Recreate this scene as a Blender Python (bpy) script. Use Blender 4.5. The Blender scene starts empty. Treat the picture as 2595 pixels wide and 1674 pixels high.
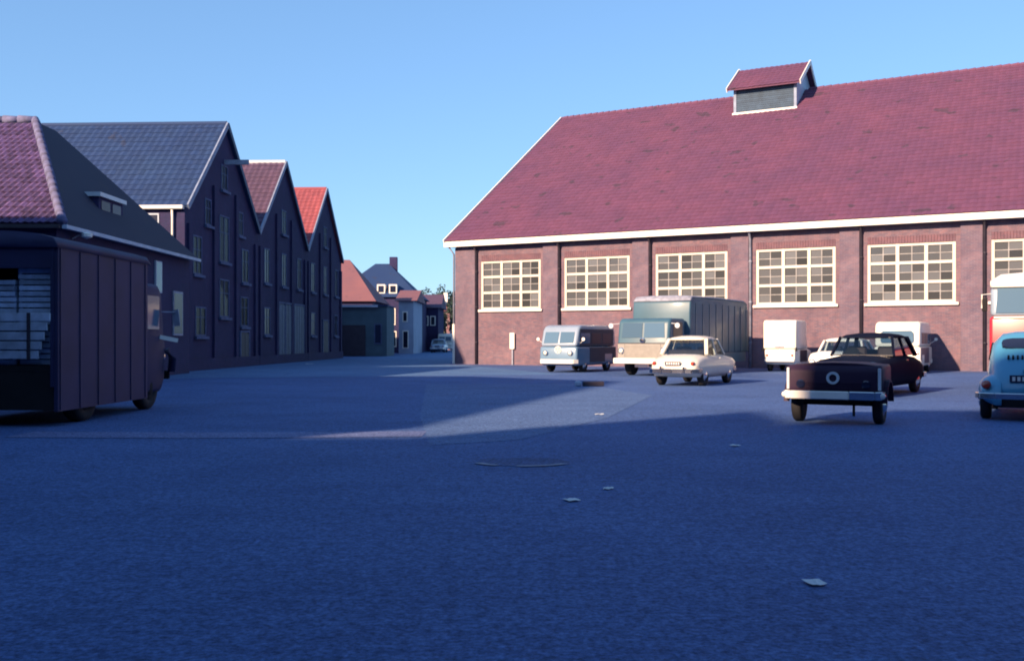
import bpy, bmesh, math, random
from mathutils import Vector, Matrix
R = math.radians
random.seed(7)
scene = bpy.context.scene
COL = scene.collection

# ------------------------------------------------------------------ camera, sky, sun, exposure
cam_d = bpy.data.cameras.new('camera')
cam_d.sensor_width = 36.0
cam_d.lens = 35.0
cam_d.shift_y = 0.0088
cam_d.clip_start = 0.1
cam_d.clip_end = 5000
cam = bpy.data.objects.new('camera', cam_d)
COL.objects.link(cam)
cam.location = (0, 0, 1.35)
cam.rotation_euler = (R(90), 0, 0)
scene.camera = cam

SUN_EL = 23.0
SUN_AZ = 43.0
world = bpy.data.worlds.new('World')
scene.world = world
world.use_nodes = True
wn, wl = world.node_tree.nodes, world.node_tree.links
wn.clear()
w_out = wn.new('ShaderNodeOutputWorld')
w_bg = wn.new('ShaderNodeBackground')
sky = wn.new('ShaderNodeTexSky')
sky.sky_type = 'NISHITA'
sky.sun_disc = False
sky.sun_elevation = R(SUN_EL)
sky.sun_rotation = R(180 + SUN_AZ)
sky.air_density = 1.0
sky.dust_density = 0.3
sky.ozone_density = 3.0
w_tint = wn.new('ShaderNodeMix')
w_tint.data_type = 'RGBA'
w_tint.blend_type = 'MULTIPLY'
w_tint.inputs[0].default_value = 1.0
w_tint.inputs[7].default_value = (0.71, 1.0, 1.34, 1)
w_gam = wn.new('ShaderNodeGamma')
w_gam.inputs[1].default_value = 0.6
wl.new(sky.outputs[0], w_gam.inputs[0])
wl.new(w_gam.outputs[0], w_tint.inputs[6])
wl.new(w_tint.outputs[2], w_bg.inputs[0])
w_bg.inputs[1].default_value = 0.134
wl.new(w_bg.outputs[0], w_out.inputs[0])

sun_d = bpy.data.lights.new('sun', 'SUN')
sun_d.energy = 5.0
sun_d.angle = R(1.0)
sun_d.color = (1.0, 0.70, 0.46)
sun = bpy.data.objects.new('sun', sun_d)
COL.objects.link(sun)
sd = Vector((math.cos(R(SUN_EL)) * math.sin(R(SUN_AZ)), math.cos(R(SUN_EL)) * math.cos(R(SUN_AZ)), -math.sin(R(SUN_EL))))
sun.rotation_euler = sd.to_track_quat('-Z', 'Y').to_euler()
sun.location = (-30, -30, 40)

scene.view_settings.view_transform = 'Standard'
scene.view_settings.look = 'None'
scene.view_settings.gamma = 1.0
scene.view_settings.use_curve_mapping = False
scene.view_settings.exposure = 1.1
scene.render.engine = 'CYCLES'
scene.cycles.filter_width = 1.9
scene.cycles.max_bounces = 5
scene.cycles.transparent_max_bounces = 12

# ------------------------------------------------------------------ materials
MATS = {}


def nd(nt, typ, **kw):
    n = nt.nodes.new(typ)
    for k, v in kw.items():
        setattr(n, k, v)
    return n


def base_mat(name):
    m = bpy.data.materials.new(name)
    m.use_nodes = True
    nt = m.node_tree
    b = nt.nodes['Principled BSDF']
    MATS[name] = m
    return m, nt, b


def mixc(nt, fac, a, b, blend='MIX'):
    x = nd(nt, 'ShaderNodeMix', data_type='RGBA', blend_type=blend)
    for sock, val in ((0, fac), (6, a), (7, b)):
        if hasattr(val, 'is_linked') or hasattr(val, 'links'):
            nt.links.new(val, x.inputs[sock])
        else:
            x.inputs[sock].default_value = val if sock == 0 else (*val, 1)[:4]
    return x.outputs[2]


def ramp(nt, src, a, b, c0=(0, 0, 0, 1), c1=(1, 1, 1, 1)):
    r = nd(nt, 'ShaderNodeValToRGB')
    r.color_ramp.elements[0].position = a
    r.color_ramp.elements[0].color = c0
    r.color_ramp.elements[1].position = b
    r.color_ramp.elements[1].color = c1
    nt.links.new(src, r.inputs[0])
    return r.outputs[0]


def noise(nt, vec, scale, detail=4, rough=0.55):
    n = nd(nt, 'ShaderNodeTexNoise')
    n.inputs['Scale'].default_value = scale
    n.inputs['Detail'].default_value = detail
    n.inputs['Roughness'].default_value = rough
    nt.links.new(vec, n.inputs['Vector'])
    return n.outputs[0]


def mul(c, k):
    return tuple(min(1, x * k) for x in c)


def plain(name, col, rough=0.6, var=0.25, scale=3.0, bump=0.0, bscale=40.0, metal=0.0, spec=0.4, coat=0.0, rand=0.0, island=0.0):
    """procedural surface: base colour with grime noise, optional bump, per-object or per-piece tone"""
    m, nt, b = base_mat(name)
    tc = nd(nt, 'ShaderNodeTexCoord')
    n1 = noise(nt, tc.outputs['Object'], scale)
    c = mixc(nt, ramp(nt, n1, 0.3, 0.7), mul(col, 1 - var), mul(col, 1 + var))
    if rand or island:
        if island:
            s = nd(nt, 'ShaderNodeNewGeometry').outputs['Random Per Island']
            k = island
        else:
            s = nd(nt, 'ShaderNodeObjectInfo').outputs['Random']
            k = rand
        c = mixc(nt, 1.0, c, ramp(nt, s, 0, 1, (1 - k, 1 - k, 1 - k, 1), (1 + k * 0.6, 1 + k * 0.6, 1 + k * 0.6, 1)), 'MULTIPLY')
    nt.links.new(c, b.inputs['Base Color'])
    b.inputs['Roughness'].default_value = rough
    b.inputs['Metallic'].default_value = metal
    b.inputs['Specular IOR Level'].default_value = spec
    b.inputs['Coat Weight'].default_value = coat
    b.inputs['Coat Roughness'].default_value = 0.12
    if bump:
        n2 = noise(nt, tc.outputs['Object'], bscale, 3)
        bp = nd(nt, 'ShaderNodeBump')
        bp.inputs['Strength'].default_value = bump
        bp.inputs['Distance'].default_value = 0.02
        nt.links.new(n2, bp.inputs['Height'])
        nt.links.new(bp.outputs[0], b.inputs['Normal'])
    return m


def brick(name, c1, c2, mortar, var=0.3, big=0.5):
    """brick masonry too far to tell the bricks apart: courses in colour and fine relief, weathered in patches"""
    m, nt, b = base_mat(name)
    tc = nd(nt, 'ShaderNodeTexCoord')
    sp = nd(nt, 'ShaderNodeSeparateXYZ')
    nt.links.new(tc.outputs['Object'], sp.inputs[0])
    ad = nd(nt, 'ShaderNodeMath', operation='ADD')
    nt.links.new(sp.outputs[0], ad.inputs[0])
    nt.links.new(sp.outputs[1], ad.inputs[1])
    cb = nd(nt, 'ShaderNodeCombineXYZ')
    nt.links.new(ad.outputs[0], cb.inputs[0])
    nt.links.new(sp.outputs[2], cb.inputs[1])
    br = nd(nt, 'ShaderNodeTexBrick')
    br.inputs['Scale'].default_value = 1.0
    br.inputs['Brick Width'].default_value = 0.22
    br.inputs['Row Height'].default_value = 0.065
    br.inputs['Mortar Size'].default_value = 0.007
    br.inputs['Bias'].default_value = 0.0
    br.inputs['Color1'].default_value = (*c1, 1)
    br.inputs['Color2'].default_value = (*c2, 1)
    br.inputs['Mortar'].default_value = (*mortar, 1)
    nt.links.new(cb.outputs[0], br.inputs['Vector'])
    n1 = noise(nt, tc.outputs['Object'], big, 7, 0.72)
    n2 = noise(nt, tc.outputs['Object'], 3.2, 4, 0.6)
    c = mixc(nt, 1.0, br.outputs[0], ramp(nt, n1, 0.3, 0.72, (1 - var, 1 - var, 1 - var * 0.7, 1), (1 + var, 1 + var * 0.8, 1 + var * 0.6, 1)), 'MULTIPLY')
    c = mixc(nt, 1.0, c, ramp(nt, n2, 0.25, 0.75, (0.78, 0.78, 0.84, 1), (1.18, 1.12, 1.1, 1)), 'MULTIPLY')
    nt.links.new(c, b.inputs['Base Color'])
    b.inputs['Roughness'].default_value = 0.88
    bp = nd(nt, 'ShaderNodeBump')
    bp.inputs['Strength'].default_value = 0.5
    bp.inputs['Distance'].default_value = 0.01
    nt.links.new(br.outputs['Fac'], bp.inputs['Height'])
    bp.invert = True
    nt.links.new(bp.outputs[0], b.inputs['Normal'])
    return m


def tile_mat(name, col, var=0.35, moss=0.5, mosscol=(0.03, 0.028, 0.04)):
    m, nt, b = base_mat(name)
    tc = nd(nt, 'ShaderNodeTexCoord')
    isl = nd(nt, 'ShaderNodeNewGeometry').outputs['Random Per Island']
    c = mixc(nt, isl, mul(col, 1 - var), mul(col, 1 + var))
    n1 = noise(nt, tc.outputs['Object'], 0.35, 4, 0.6)
    c = mixc(nt, 1.0, c, ramp(nt, n1, 0.3, 0.7, (0.82, 0.84, 0.95, 1), (1.12, 1.02, 0.98, 1)), 'MULTIPLY')
    n2 = noise(nt, tc.outputs['Object'], 1.1, 2, 0.5)
    c = mixc(nt, ramp(nt, n2, 0.655, 0.70, (0, 0, 0, 1), (moss, moss, moss, 1)), c, mosscol)
    nt.links.new(c, b.inputs['Base Color'])
    b.inputs['Roughness'].default_value = 0.8
    return m


def glass_dark(name, col=(0.03, 0.035, 0.045), rough=0.08, rand=0.6, spec=0.5):
    m, nt, b = base_mat(name)
    s = nd(nt, 'ShaderNodeObjectInfo').outputs['Random']
    c = mixc(nt, s, mul(col, 1 - rand), mul(col, 1 + rand))
    nt.links.new(c, b.inputs['Base Color'])
    b.inputs['Roughness'].default_value = rough
    b.inputs['Specular IOR Level'].default_value = spec
    return m


def glass_clear(name, tint=(0.55, 0.64, 0.70)):
    m = bpy.data.materials.new(name)
    m.use_nodes = True
    nt = m.node_tree
    nt.nodes.clear()
    o = nd(nt, 'ShaderNodeOutputMaterial')
    t = nd(nt, 'ShaderNodeBsdfTransparent')
    t.inputs[0].default_value = (*tint, 1)
    g = nd(nt, 'ShaderNodeBsdfGlossy')
    g.inputs['Roughness'].default_value = 0.04
    f = nd(nt, 'ShaderNodeFresnel')
    f.inputs[0].default_value = 1.4
    x = nd(nt, 'ShaderNodeMixShader')
    nt.links.new(f.outputs[0], x.inputs[0])
    nt.links.new(t.outputs[0], x.inputs[1])
    nt.links.new(g.outputs[0], x.inputs[2])
    nt.links.new(x.outputs[0], o.inputs[0])
    MATS[name] = m
    return m


def ground_mat(name, col, dark):
    """worn small-element paving: patches, tyre-polished streaks, grit"""
    m, nt, b = base_mat(name)
    tc = nd(nt, 'ShaderNodeTexCoord')
    v = tc.outputs['Object']
    n1 = noise(nt, v, 0.20, 7, 0.66)
    c = mixc(nt, ramp(nt, n1, 0.28, 0.72), dark, col)
    mp = nd(nt, 'ShaderNodeMapping')
    mp.inputs['Rotation'].default_value = (0, 0, R(14))
    mp.inputs['Scale'].default_value = (0.8, 1.2, 1)
    nt.links.new(v, mp.inputs[0])
    n2 = noise(nt, mp.outputs[0], 0.9, 6, 0.65)
    c = mixc(nt, 1.0, c, ramp(nt, n2, 0.30, 0.70, (0.86, 0.87, 0.90, 1), (1.15, 1.13, 1.10, 1)), 'MULTIPLY')
    n3 = noise(nt, v, 11.0, 6, 0.8)
    c = mixc(nt, 1.0, c, ramp(nt, n3, 0.34, 0.66, (0.50, 0.52, 0.58, 1), (1.55, 1.50, 1.44, 1)), 'MULTIPLY')
    n4 = noise(nt, v, 32.0, 3, 0.7)
    c = mixc(nt, 1.0, c, ramp(nt, n4, 0.34, 0.66, (0.50, 0.52, 0.56, 1), (1.55, 1.52, 1.48, 1)), 'MULTIPLY')
    n5 = noise(nt, v, 0.75, 5, 0.7)     # oil and damp stains
    c = mixc(nt, ramp(nt, n5, 0.58, 0.70, (0, 0, 0, 1), (0.3, 0.3, 0.3, 1)), c, mul(dark, 0.5))
    nt.links.new(c, b.inputs['Base Color'])
    b.inputs['Roughness'].default_value = 0.85
    b.inputs['Specular IOR Level'].default_value = 0.25
    br = nd(nt, 'ShaderNodeTexBrick')
    br.inputs['Scale'].default_value = 1.0
    br.inputs['Brick Width'].default_value = 0.2
    br.inputs['Row Height'].default_value = 0.1
    br.inputs['Mortar Size'].default_value = 0.008
    nt.links.new(v, br.inputs['Vector'])
    sm = nd(nt, 'ShaderNodeMath', operation='MULTIPLY_ADD')
    nt.links.new(br.outputs['Fac'], sm.inputs[0])
    sm.inputs[1].default_value = -0.5
    nt.links.new(n3, sm.inputs[2])
    bp = nd(nt, 'ShaderNodeBump')
    bp.inputs['Strength'].default_value = 0.6
    bp.inputs['Distance'].default_value = 0.012
    nt.links.new(sm.outputs[0], bp.inputs['Height'])
    nt.links.new(bp.outputs[0], b.inputs['Normal'])
    return m


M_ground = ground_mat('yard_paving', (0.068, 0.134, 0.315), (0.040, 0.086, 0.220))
M_road = ground_mat('street_paving', (0.085, 0.180, 0.35), (0.065, 0.140, 0.28))
M_band = ground_mat('pale_paving', (0.125, 0.165, 0.32), (0.10, 0.135, 0.27))
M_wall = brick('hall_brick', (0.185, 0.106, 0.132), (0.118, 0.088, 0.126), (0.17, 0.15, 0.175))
M_wall2 = brick('pier_brick', (0.155, 0.104, 0.140), (0.115, 0.094, 0.140), (0.17, 0.15, 0.18))
M_lintel = brick('lintel_brick', (0.165, 0.080, 0.10), (0.13, 0.075, 0.10), (0.14, 0.11, 0.14))
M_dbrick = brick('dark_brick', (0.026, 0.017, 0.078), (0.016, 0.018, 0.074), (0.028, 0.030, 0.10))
M_pbrick = brick('pink_brick', (0.30, 0.14, 0.14), (0.24, 0.12, 0.13), (0.28, 0.22, 0.22))
M_redtile = tile_mat('hall_tiles', (0.120, 0.045, 0.095), 0.08, 0.55)
M_slate = tile_mat('grey_tiles', (0.011, 0.039, 0.120), 0.12, 0.4)
M_browntile = tile_mat('brown_tiles', (0.085, 0.05, 0.09), 0.12, 0.3)
M_orangetile = tile_mat('orange_tiles', (0.28, 0.070, 0.082), 0.1, 0.15)
M_orange2 = tile_mat('pale_orange_tiles', (0.20, 0.092, 0.105), 0.15, 0.15)
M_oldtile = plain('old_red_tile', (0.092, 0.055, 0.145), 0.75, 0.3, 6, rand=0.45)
M_ridge = plain('ridge_mortar', (0.13, 0.13, 0.24), 0.85, 0.3, 5)
M_white = plain('white_paint', (0.80, 0.77, 0.70), 0.5, 0.07, 2.0)
M_bar = plain('worn_bar_paint', (0.27, 0.27, 0.28), 0.6, 0.2, 4)
M_cream = plain('cream_paint', (0.56, 0.53, 0.47), 0.5, 0.08, 3.0, rand=0.08)
M_paleblue = plain('pale_grey_paint', (0.42, 0.48, 0.58), 0.6, 0.15, 2)
M_trim = plain('weathered_trim', (0.22, 0.27, 0.38), 0.7, 0.2, 3)
M_dfrm = plain('dim_frame_paint', (0.075, 0.10, 0.20), 0.8, 0.25, 5)
M_stone = plain('sill_stone', (0.26, 0.28, 0.36), 0.8, 0.25, 5)
M_pipe = plain('dark_pipe', (0.035, 0.03, 0.045), 0.6, 0.2, 4)
M_board = plain('cupola_boards', (0.036, 0.070, 0.120), 0.7, 0.2, 3, rand=0.12)
M_pane = glass_dark('hall_pane', (0.090, 0.098, 0.110), 0.12, 0.6)
M_dpane = glass_dark('house_pane', (0.012, 0.018, 0.045), 0.3, 0.5, 0.25)
M_cglass = glass_clear('car_glass')
M_vglass = glass_dark('van_glass', (0.07, 0.13, 0.20), 0.10, 0.3, 0.35)
M_bglass = glass_dark('rear_glass', (0.015, 0.02, 0.05), 0.06, 0.2, 0.6)
M_rubber = plain('tyre_rubber', (0.018, 0.018, 0.022), 0.85, 0.2, 8)
M_chrome = plain('chrome', (0.78, 0.78, 0.76), 0.16, 0.04, 4, metal=1.0)
M_under = plain('underbody', (0.012, 0.012, 0.014), 0.9, 0.2, 4)
M_seat = plain('seat_leather', (0.05, 0.03, 0.03), 0.6, 0.2, 4)
M_lamp = plain('lamp_lens', (0.72, 0.72, 0.66), 0.12, 0.05, 4, spec=0.8)
M_red = plain('tail_lens', (0.35, 0.03, 0.02), 0.15, 0.1, 4, spec=0.8)
M_plate = plain('plate_blue', (0.02, 0.025, 0.07), 0.5, 0.1, 4)
M_mark = plain('plate_marks', (0.7, 0.7, 0.68), 0.5, 0.1, 4)
M_wood = plain('grey_planks', (0.40, 0.46, 0.56), 0.8, 0.25, 5, rand=0.25)
M_crate = plain('crate_wood', (0.36, 0.44, 0.58), 0.8, 0.25, 5, rand=0.5)
M_brown = plain('brown_paint', (0.022, 0.023, 0.078), 0.65, 0.2, 1.5, spec=0.4)
M_door = plain('blue_grey_door', (0.032, 0.060, 0.13), 0.6, 0.2, 3, rand=0.2)
M_bark = plain('bark', (0.05, 0.04, 0.04), 0.9, 0.3, 6)
M_paper = plain('waste_paper', (0.62, 0.66, 0.68), 0.8, 0.1, 10)
M_leaf = plain('leaves', (0.035, 0.06, 0.045), 0.7, 0.3, 1.0, island=0.5)
M_zinc = plain('zinc_sheet', (0.55, 0.58, 0.62), 0.35, 0.12, 2)
M_render = plain('white_render', (0.30, 0.36, 0.46), 0.85, 0.1, 1.0)
M_teal = plain('teal_render', (0.07, 0.12, 0.15), 0.85, 0.15, 1.0)


def paint(name, col, var=0.05, rough=0.35, coat=0.35, spec=0.45):
    return plain(name, col, rough, var, 1.2, spec=spec, coat=coat)


# ------------------------------------------------------------------ mesh helpers
class MB:
    def __init__(s):
        s.v, s.f = [], []

    def add(s, vs, fs):
        o = len(s.v)
        s.v += [tuple(p) for p in vs]
        s.f += [tuple(o + i for i in q) for q in fs]
        return s

    def box(s, x0, x1, y0, y1, z0, z1):
        return s.add([(x0, y0, z0), (x1, y0, z0), (x1, y1, z0), (x0, y1, z0), (x0, y0, z1), (x1, y0, z1), (x1, y1, z1), (x0, y1, z1)],
                     [(0, 3, 2, 1), (4, 5, 6, 7), (0, 1, 5, 4), (1, 2, 6, 5), (2, 3, 7, 6), (3, 0, 4, 7)])

    def beam(s, a, b, w, h, up=(0, 0, 1)):
        a, b = Vector(a), Vector(b)
        d = (b - a).normalized()
        u = Vector(up)
        if abs(d.dot(u)) > 0.97:
            u = Vector((1, 0, 0))
        r = d.cross(u).normalized() * (w / 2)
        t = r.cross(d).normalized() * (h / 2)
        vs = [a - r - t, a + r - t, a + r + t, a - r + t, b - r - t, b + r - t, b + r + t, b - r + t]
        return s.add(vs, [(0, 1, 2, 3), (7, 6, 5, 4), (0, 4, 5, 1), (1, 5, 6, 2), (2, 6, 7, 3), (3, 7, 4, 0)])

    def prism(s, poly, axis, a, b):
        """extrude a 2D polygon along an axis; axis 0: poly=(y,z); 1: (x,z); 2: (x,y)"""
        def P(p, t):
            return {0: (t, p[0], p[1]), 1: (p[0], t, p[1]), 2: (p[0], p[1], t)}[axis]
        n = len(poly)
        vs = [P(p, a) for p in poly] + [P(p, b) for p in poly]
        fs = [tuple(range(n)), tuple(range(2 * n - 1, n - 1, -1))]
        for i in range(n):
            j = (i + 1) % n
            fs.append((i, i + n, j + n, j))
        return s.add(vs, fs)

    def tube(s, pts, r, n=8):
        rings = []
        pts = [Vector(p) for p in pts]
        for i, p in enumerate(pts):
            d = (pts[min(i + 1, len(pts) - 1)] - pts[max(i - 1, 0)]).normalized()
            u = Vector((0, 0, 1)) if abs(d.z) < 0.9 else Vector((1, 0, 0))
            a = d.cross(u).normalized()
            b = d.cross(a)
            rr = r[i] if isinstance(r, (list, tuple)) else r
            rings.append([p + (a * math.cos(t) + b * math.sin(t)) * rr for t in [2 * math.pi * k / n for k in range(n)]])
        return s.loft(rings)

    def loft(s, rings, cap=True):
        n = len(rings[0])
        vs = [p for r in rings for p in r]
        fs = []
        for i in range(len(rings) - 1):
            for k in range(n):
                k2 = (k + 1) % n
                fs.append((i * n + k, i * n + k2, (i + 1) * n + k2, (i + 1) * n + k))
        if cap:
            fs.append(tuple(range(n - 1, -1, -1)))
            fs.append(tuple((len(rings) - 1) * n + k for k in range(n)))
        return s.add(vs, fs)

    def lathe(s, prof, c, axis, n=16):
        """profile of (radius, offset along axis) round an axis through c"""
        rings = []
        ax = Vector(axis).normalized()
        u = Vector((0, 0, 1)) if abs(ax.z) < 0.9 else Vector((1, 0, 0))
        a = ax.cross(u).normalized()
        b = ax.cross(a)
        for r, t in prof:
            rings.append([Vector(c) + ax * t + (a * math.cos(q) + b * math.sin(q)) * r for q in [2 * math.pi * k / n for k in range(n)]])
        return s.loft(rings)

    def mesh(s, name, smooth=False, bevel=0.0, seg=1, ang=30):
        me = bpy.data.meshes.new(name)
        me.from_pydata(s.v, [], s.f)
        bm = bmesh.new()
        bm.from_mesh(me)
        bmesh.ops.recalc_face_normals(bm, faces=bm.faces)
        if bevel:
            es = [e for e in bm.edges if len(e.link_faces) == 2 and e.calc_face_angle(0) > R(ang)]
            bmesh.ops.bevel(bm, geom=es, offset=bevel, segments=seg, affect='EDGES', profile=0.5, clamp_overlap=True)
        for f in bm.faces:
            f.smooth = smooth
        bm.to_mesh(me)
        bm.free()
        return me

    def build(s, name, mat, parent=None, **kw):
        return link(name, s.mesh(name, **kw), mat, parent)


def link(name, me, mat=None, parent=None):
    if mat is not None and not me.materials:
        me.materials.append(mat)
    o = bpy.data.objects.new(name, me)
    COL.objects.link(o)
    o.parent = parent
    return o


def empty(name, loc, rz=0.0):
    o = bpy.data.objects.new(name, None)
    COL.objects.link(o)
    o.location = loc
    o.rotation_euler = (0, 0, R(rz))
    o.empty_display_size = 0.3
    return o


def tag(o, label=None, cat=None, group=None, kind=None):
    for k, v in (('label', label), ('category', cat), ('group', group), ('kind', kind)):
        if v:
            o[k] = v
    return o


def copy_tree(o, parent=None):
    c = o.copy()
    COL.objects.link(c)
    c.parent = parent
    for ch in list(o.children):
        copy_tree(ch, c)
    return c


def bx(name, mat, parent, x0, x1, y0, y1, z0, z1, bevel=0.0, smooth=False):
    return MB().box(x0, x1, y0, y1, z0, z1).build(name, mat, parent, bevel=bevel, smooth=smooth)


def cut(o, cutter_mb):
    """subtract a cutter (wheel arches) from a body mesh"""
    c = cutter_mb.build('cutter', None)
    md = o.modifiers.new('b', 'BOOLEAN')
    md.object = c
    md.operation = 'DIFFERENCE'
    md.solver = 'EXACT'
    dg = bpy.context.evaluated_depsgraph_get()
    me = bpy.data.meshes.new_from_object(o.evaluated_get(dg))
    o.modifiers.remove(md)
    old = o.data
    mats = [m for m in old.materials]
    o.data = me
    if not me.materials:
        for m in mats:
            me.materials.append(m)
    bpy.data.objects.remove(c)
    return o


def tile_field(w, l, tw, tl, amp=0.03, inside=None):
    """overlapping pantiles on the plane x across, y up the slope, z outwards"""
    mb = MB()
    nx, ny = int(w / tw), int(l / tl)
    tw, tl = w / nx, l / ny
    prof = [(0.0, 0.0), (0.25, 0.55), (0.5, 1.0), (0.78, 0.35), (1.0, 0.0)]
    rnd = random.Random(3)
    for j in range(ny):
        for i in range(nx):
            x0, y0 = i * tw, j * tl
            if inside and not inside(x0 + tw / 2, y0 + tl / 2):
                continue
            jz = rnd.uniform(-0.006, 0.006)
            jx = rnd.uniform(-0.006, 0.006)
            vs = []
            for px, pz in prof:
                vs.append((x0 + px * tw * 1.02 + jx, y0 - 0.03, pz * amp + 0.035 + jz))
            for px, pz in prof:
                vs.append((x0 + px * tw * 1.02 + jx, y0 + tl * 1.04, pz * amp + 0.008 + jz))
            for px, pz in prof:
                vs.append((x0 + px * tw * 1.02 + jx, y0 - 0.03, pz * amp + jz))
            fs = []
            for k in range(4):
                fs.append((k, k + 1, k + 6, k + 5))
                fs.append((10 + k, 11 + k, k + 1, k))
            mb.add(vs, fs)
    return mb


def slope_matrix(origin, across, up):
    a = Vector(across).normalized()
    u = Vector(up).normalized()
    n = a.cross(u)
    return Matrix(((a.x, u.x, n.x, origin[0]), (a.y, u.y, n.y, origin[1]), (a.z, u.z, n.z, origin[2]), (0, 0, 0, 1)))


def tiles_on(name, mat, parent, origin, across, up, w, l, tw=0.3, tl=0.36, amp=0.03, inside=None):
    mb = tile_field(w, l, tw, tl, amp, inside)
    me = bpy.data.meshes.new(name)
    me.from_pydata(mb.v, [], mb.f)
    me.transform(slope_matrix(origin, across, up))
    o = link(name, me, mat, parent)
    o['kind'] = 'stuff'
    return o


# ------------------------------------------------------------------ ground
g = MB()
nx, ny = 40, 40
for_ground = [(-900, -300, 0), (900, -300, 0), (900, 1800, 0), (-900, 1800, 0)]
g.add(for_ground, [(0, 1, 2, 3)])
ground = g.build('ground', M_ground)
tag(ground, kind='structure')
# the street between the gabled houses and the hall, paler paving, 4 mm proud
rd = MB()
rd.add([(-13.75, 34, 0.004), (-2.6, 37.2, 0.004), (1.9, 38.4, 0.004), (-3.6, 56, 0.004), (-1.5, 140, 0.004), (-10.4, 140, 0.004), (-10.2, 76, 0.004), (-12.2, 73, 0.004)],
       [(0, 1, 2, 3, 4, 5, 6, 7)])
street = rd.build('street', M_road)
tag(street, kind='structure')
# apron along the foot of the hall
HALL_O = (-3.06, 54.5)
HRZ = -28.5
UX, UY = math.cos(R(HRZ)), math.sin(R(HRZ))     # along the hall front
NX, NY = -UY, UX                               # into the hall


def H(x, y, z=0.0):
    return (HALL_O[0] + x * UX + y * NX, HALL_O[1] + x * UY + y * NY, z)


ap = MB()
ap.add([H(-0.6, -1.6, 0.008), H(40, -1.6, 0.008), H(40, 0.0, 0.008), H(-0.6, 0.0, 0.008)], [(0, 1, 2, 3)])
apron = ap.build('pavement', M_band)
tag(apron, kind='structure')
# pale paving band, its light colour carrying the sunlit strip on leftwards
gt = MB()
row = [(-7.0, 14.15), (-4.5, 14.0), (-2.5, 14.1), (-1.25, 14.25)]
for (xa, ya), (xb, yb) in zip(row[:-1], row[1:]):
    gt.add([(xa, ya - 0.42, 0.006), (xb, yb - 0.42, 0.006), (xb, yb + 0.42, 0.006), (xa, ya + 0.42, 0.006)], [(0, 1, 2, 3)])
gutter = gt.build('sun_strip_band', M_band)
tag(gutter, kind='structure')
M_patch = ground_mat('pale_patch_paving', (0.092, 0.165, 0.325), (0.062, 0.118, 0.25))  # slightly lighter patch over the yard paving
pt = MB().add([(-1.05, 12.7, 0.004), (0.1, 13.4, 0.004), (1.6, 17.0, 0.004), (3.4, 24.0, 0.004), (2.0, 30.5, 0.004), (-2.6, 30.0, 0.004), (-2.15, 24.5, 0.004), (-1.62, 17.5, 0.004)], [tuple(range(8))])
patch = pt.build('pale_patch', M_patch)
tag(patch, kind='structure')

# ------------------------------------------------------------------ the brick hall
HL, HD, EZ, RZ_ = 40.0, 28.4, 6.36, 16.2
hall = empty('brick_hall', (HALL_O[0], HALL_O[1], 0), HRZ)
tag(hall, 'long red brick hall with big red tiled roof, roof cupola and gridded windows', 'hall')
PIPES = [1.26 + 4.97 * k for k in range(8)]
WIN = [(p + 0.32, p + 3.92) for p in PIPES[:-1]]
WZ0, WZ1 = 2.95, 5.55
# front wall with real window openings
fw = MB()
xs = [0.0]
for a, b in WIN:
    xs += [a, b]
xs.append(HL)
fw.box(0, HL, 0, 0.35, 0, WZ0)
fw.box(0, HL, 0, 0.35, WZ1 + 0.32, 6.6)
for i in range(0, len(xs), 2):
    fw.box(xs[i], xs[i + 1], 0, 0.35, WZ0, WZ1 + 0.32)
fw.build('front_wall', M_wall, hall)
gw = MB()
gw.prism([(0.352, 0), (HD, 0), (HD, 6.6), (HD / 2, RZ_ - 0.15), (0.352, 6.75)], 0, 0.0, 0.35)
gw.build('gable_wall', M_wall, hall)
gw = MB()
gw.prism([(0.352, 0), (HD, 0), (HD, 6.6), (HD / 2, RZ_ - 0.15), (0.352, 6.75)], 0, HL - 0.35, HL)
gw.build('gable_wall', M_wall, hall)
bx('back_wall', M_wall, hall, 0.352, HL - 0.352, HD - 0.35, HD - 0.004, 0, 6.6)
bx('floor_slab', M_under, hall, 0.36, HL - 0.36, 0.36, HD - 0.36, 0.01, 0.05)
pm = MB().box(-0.86, 0, -0.12, -0.002, 0, 6.36).mesh('pier', bevel=0.012)
for k, p in enumerate(PIPES):
    if k == 0:
        bx('pier', M_wall2, hall, 0.0, p, -0.12, -0.002, 0, 6.36, bevel=0.012)
    else:
        o = link('pier', pm, M_wall2, hall)
        o.location = (p, 0, 0)
    d = MB()
    d.tube([(p + 0.075, -0.075, 0.05), (p + 0.075, -0.075, 6.02), (p + 0.075, -0.30, 6.30), (p + 0.075, -0.42, 6.40)], 0.062, 8)
    for z in (1.2, 3.1, 5.0):
        d.lathe([(0.08, -0.03), (0.08, 0.03)], (p + 0.075, -0.075, z), (0, 0, 1), 8)
    d.build('drainpipe', M_pipe if k != 3 else M_stone, hall, smooth=True)
# brick lintels
lm = MB()
for i in range(30):
    lm.box(i * 0.12 + 0.004, i * 0.12 + 0.114, -0.015, 0.30, WZ1 + 0.002, WZ1 + 0.318)
lmesh = lm.mesh('lintel')
for a, b in WIN:
    o = link('lintel', lmesh, M_lintel, hall)
    o.location = (a, 0, 0)
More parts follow.
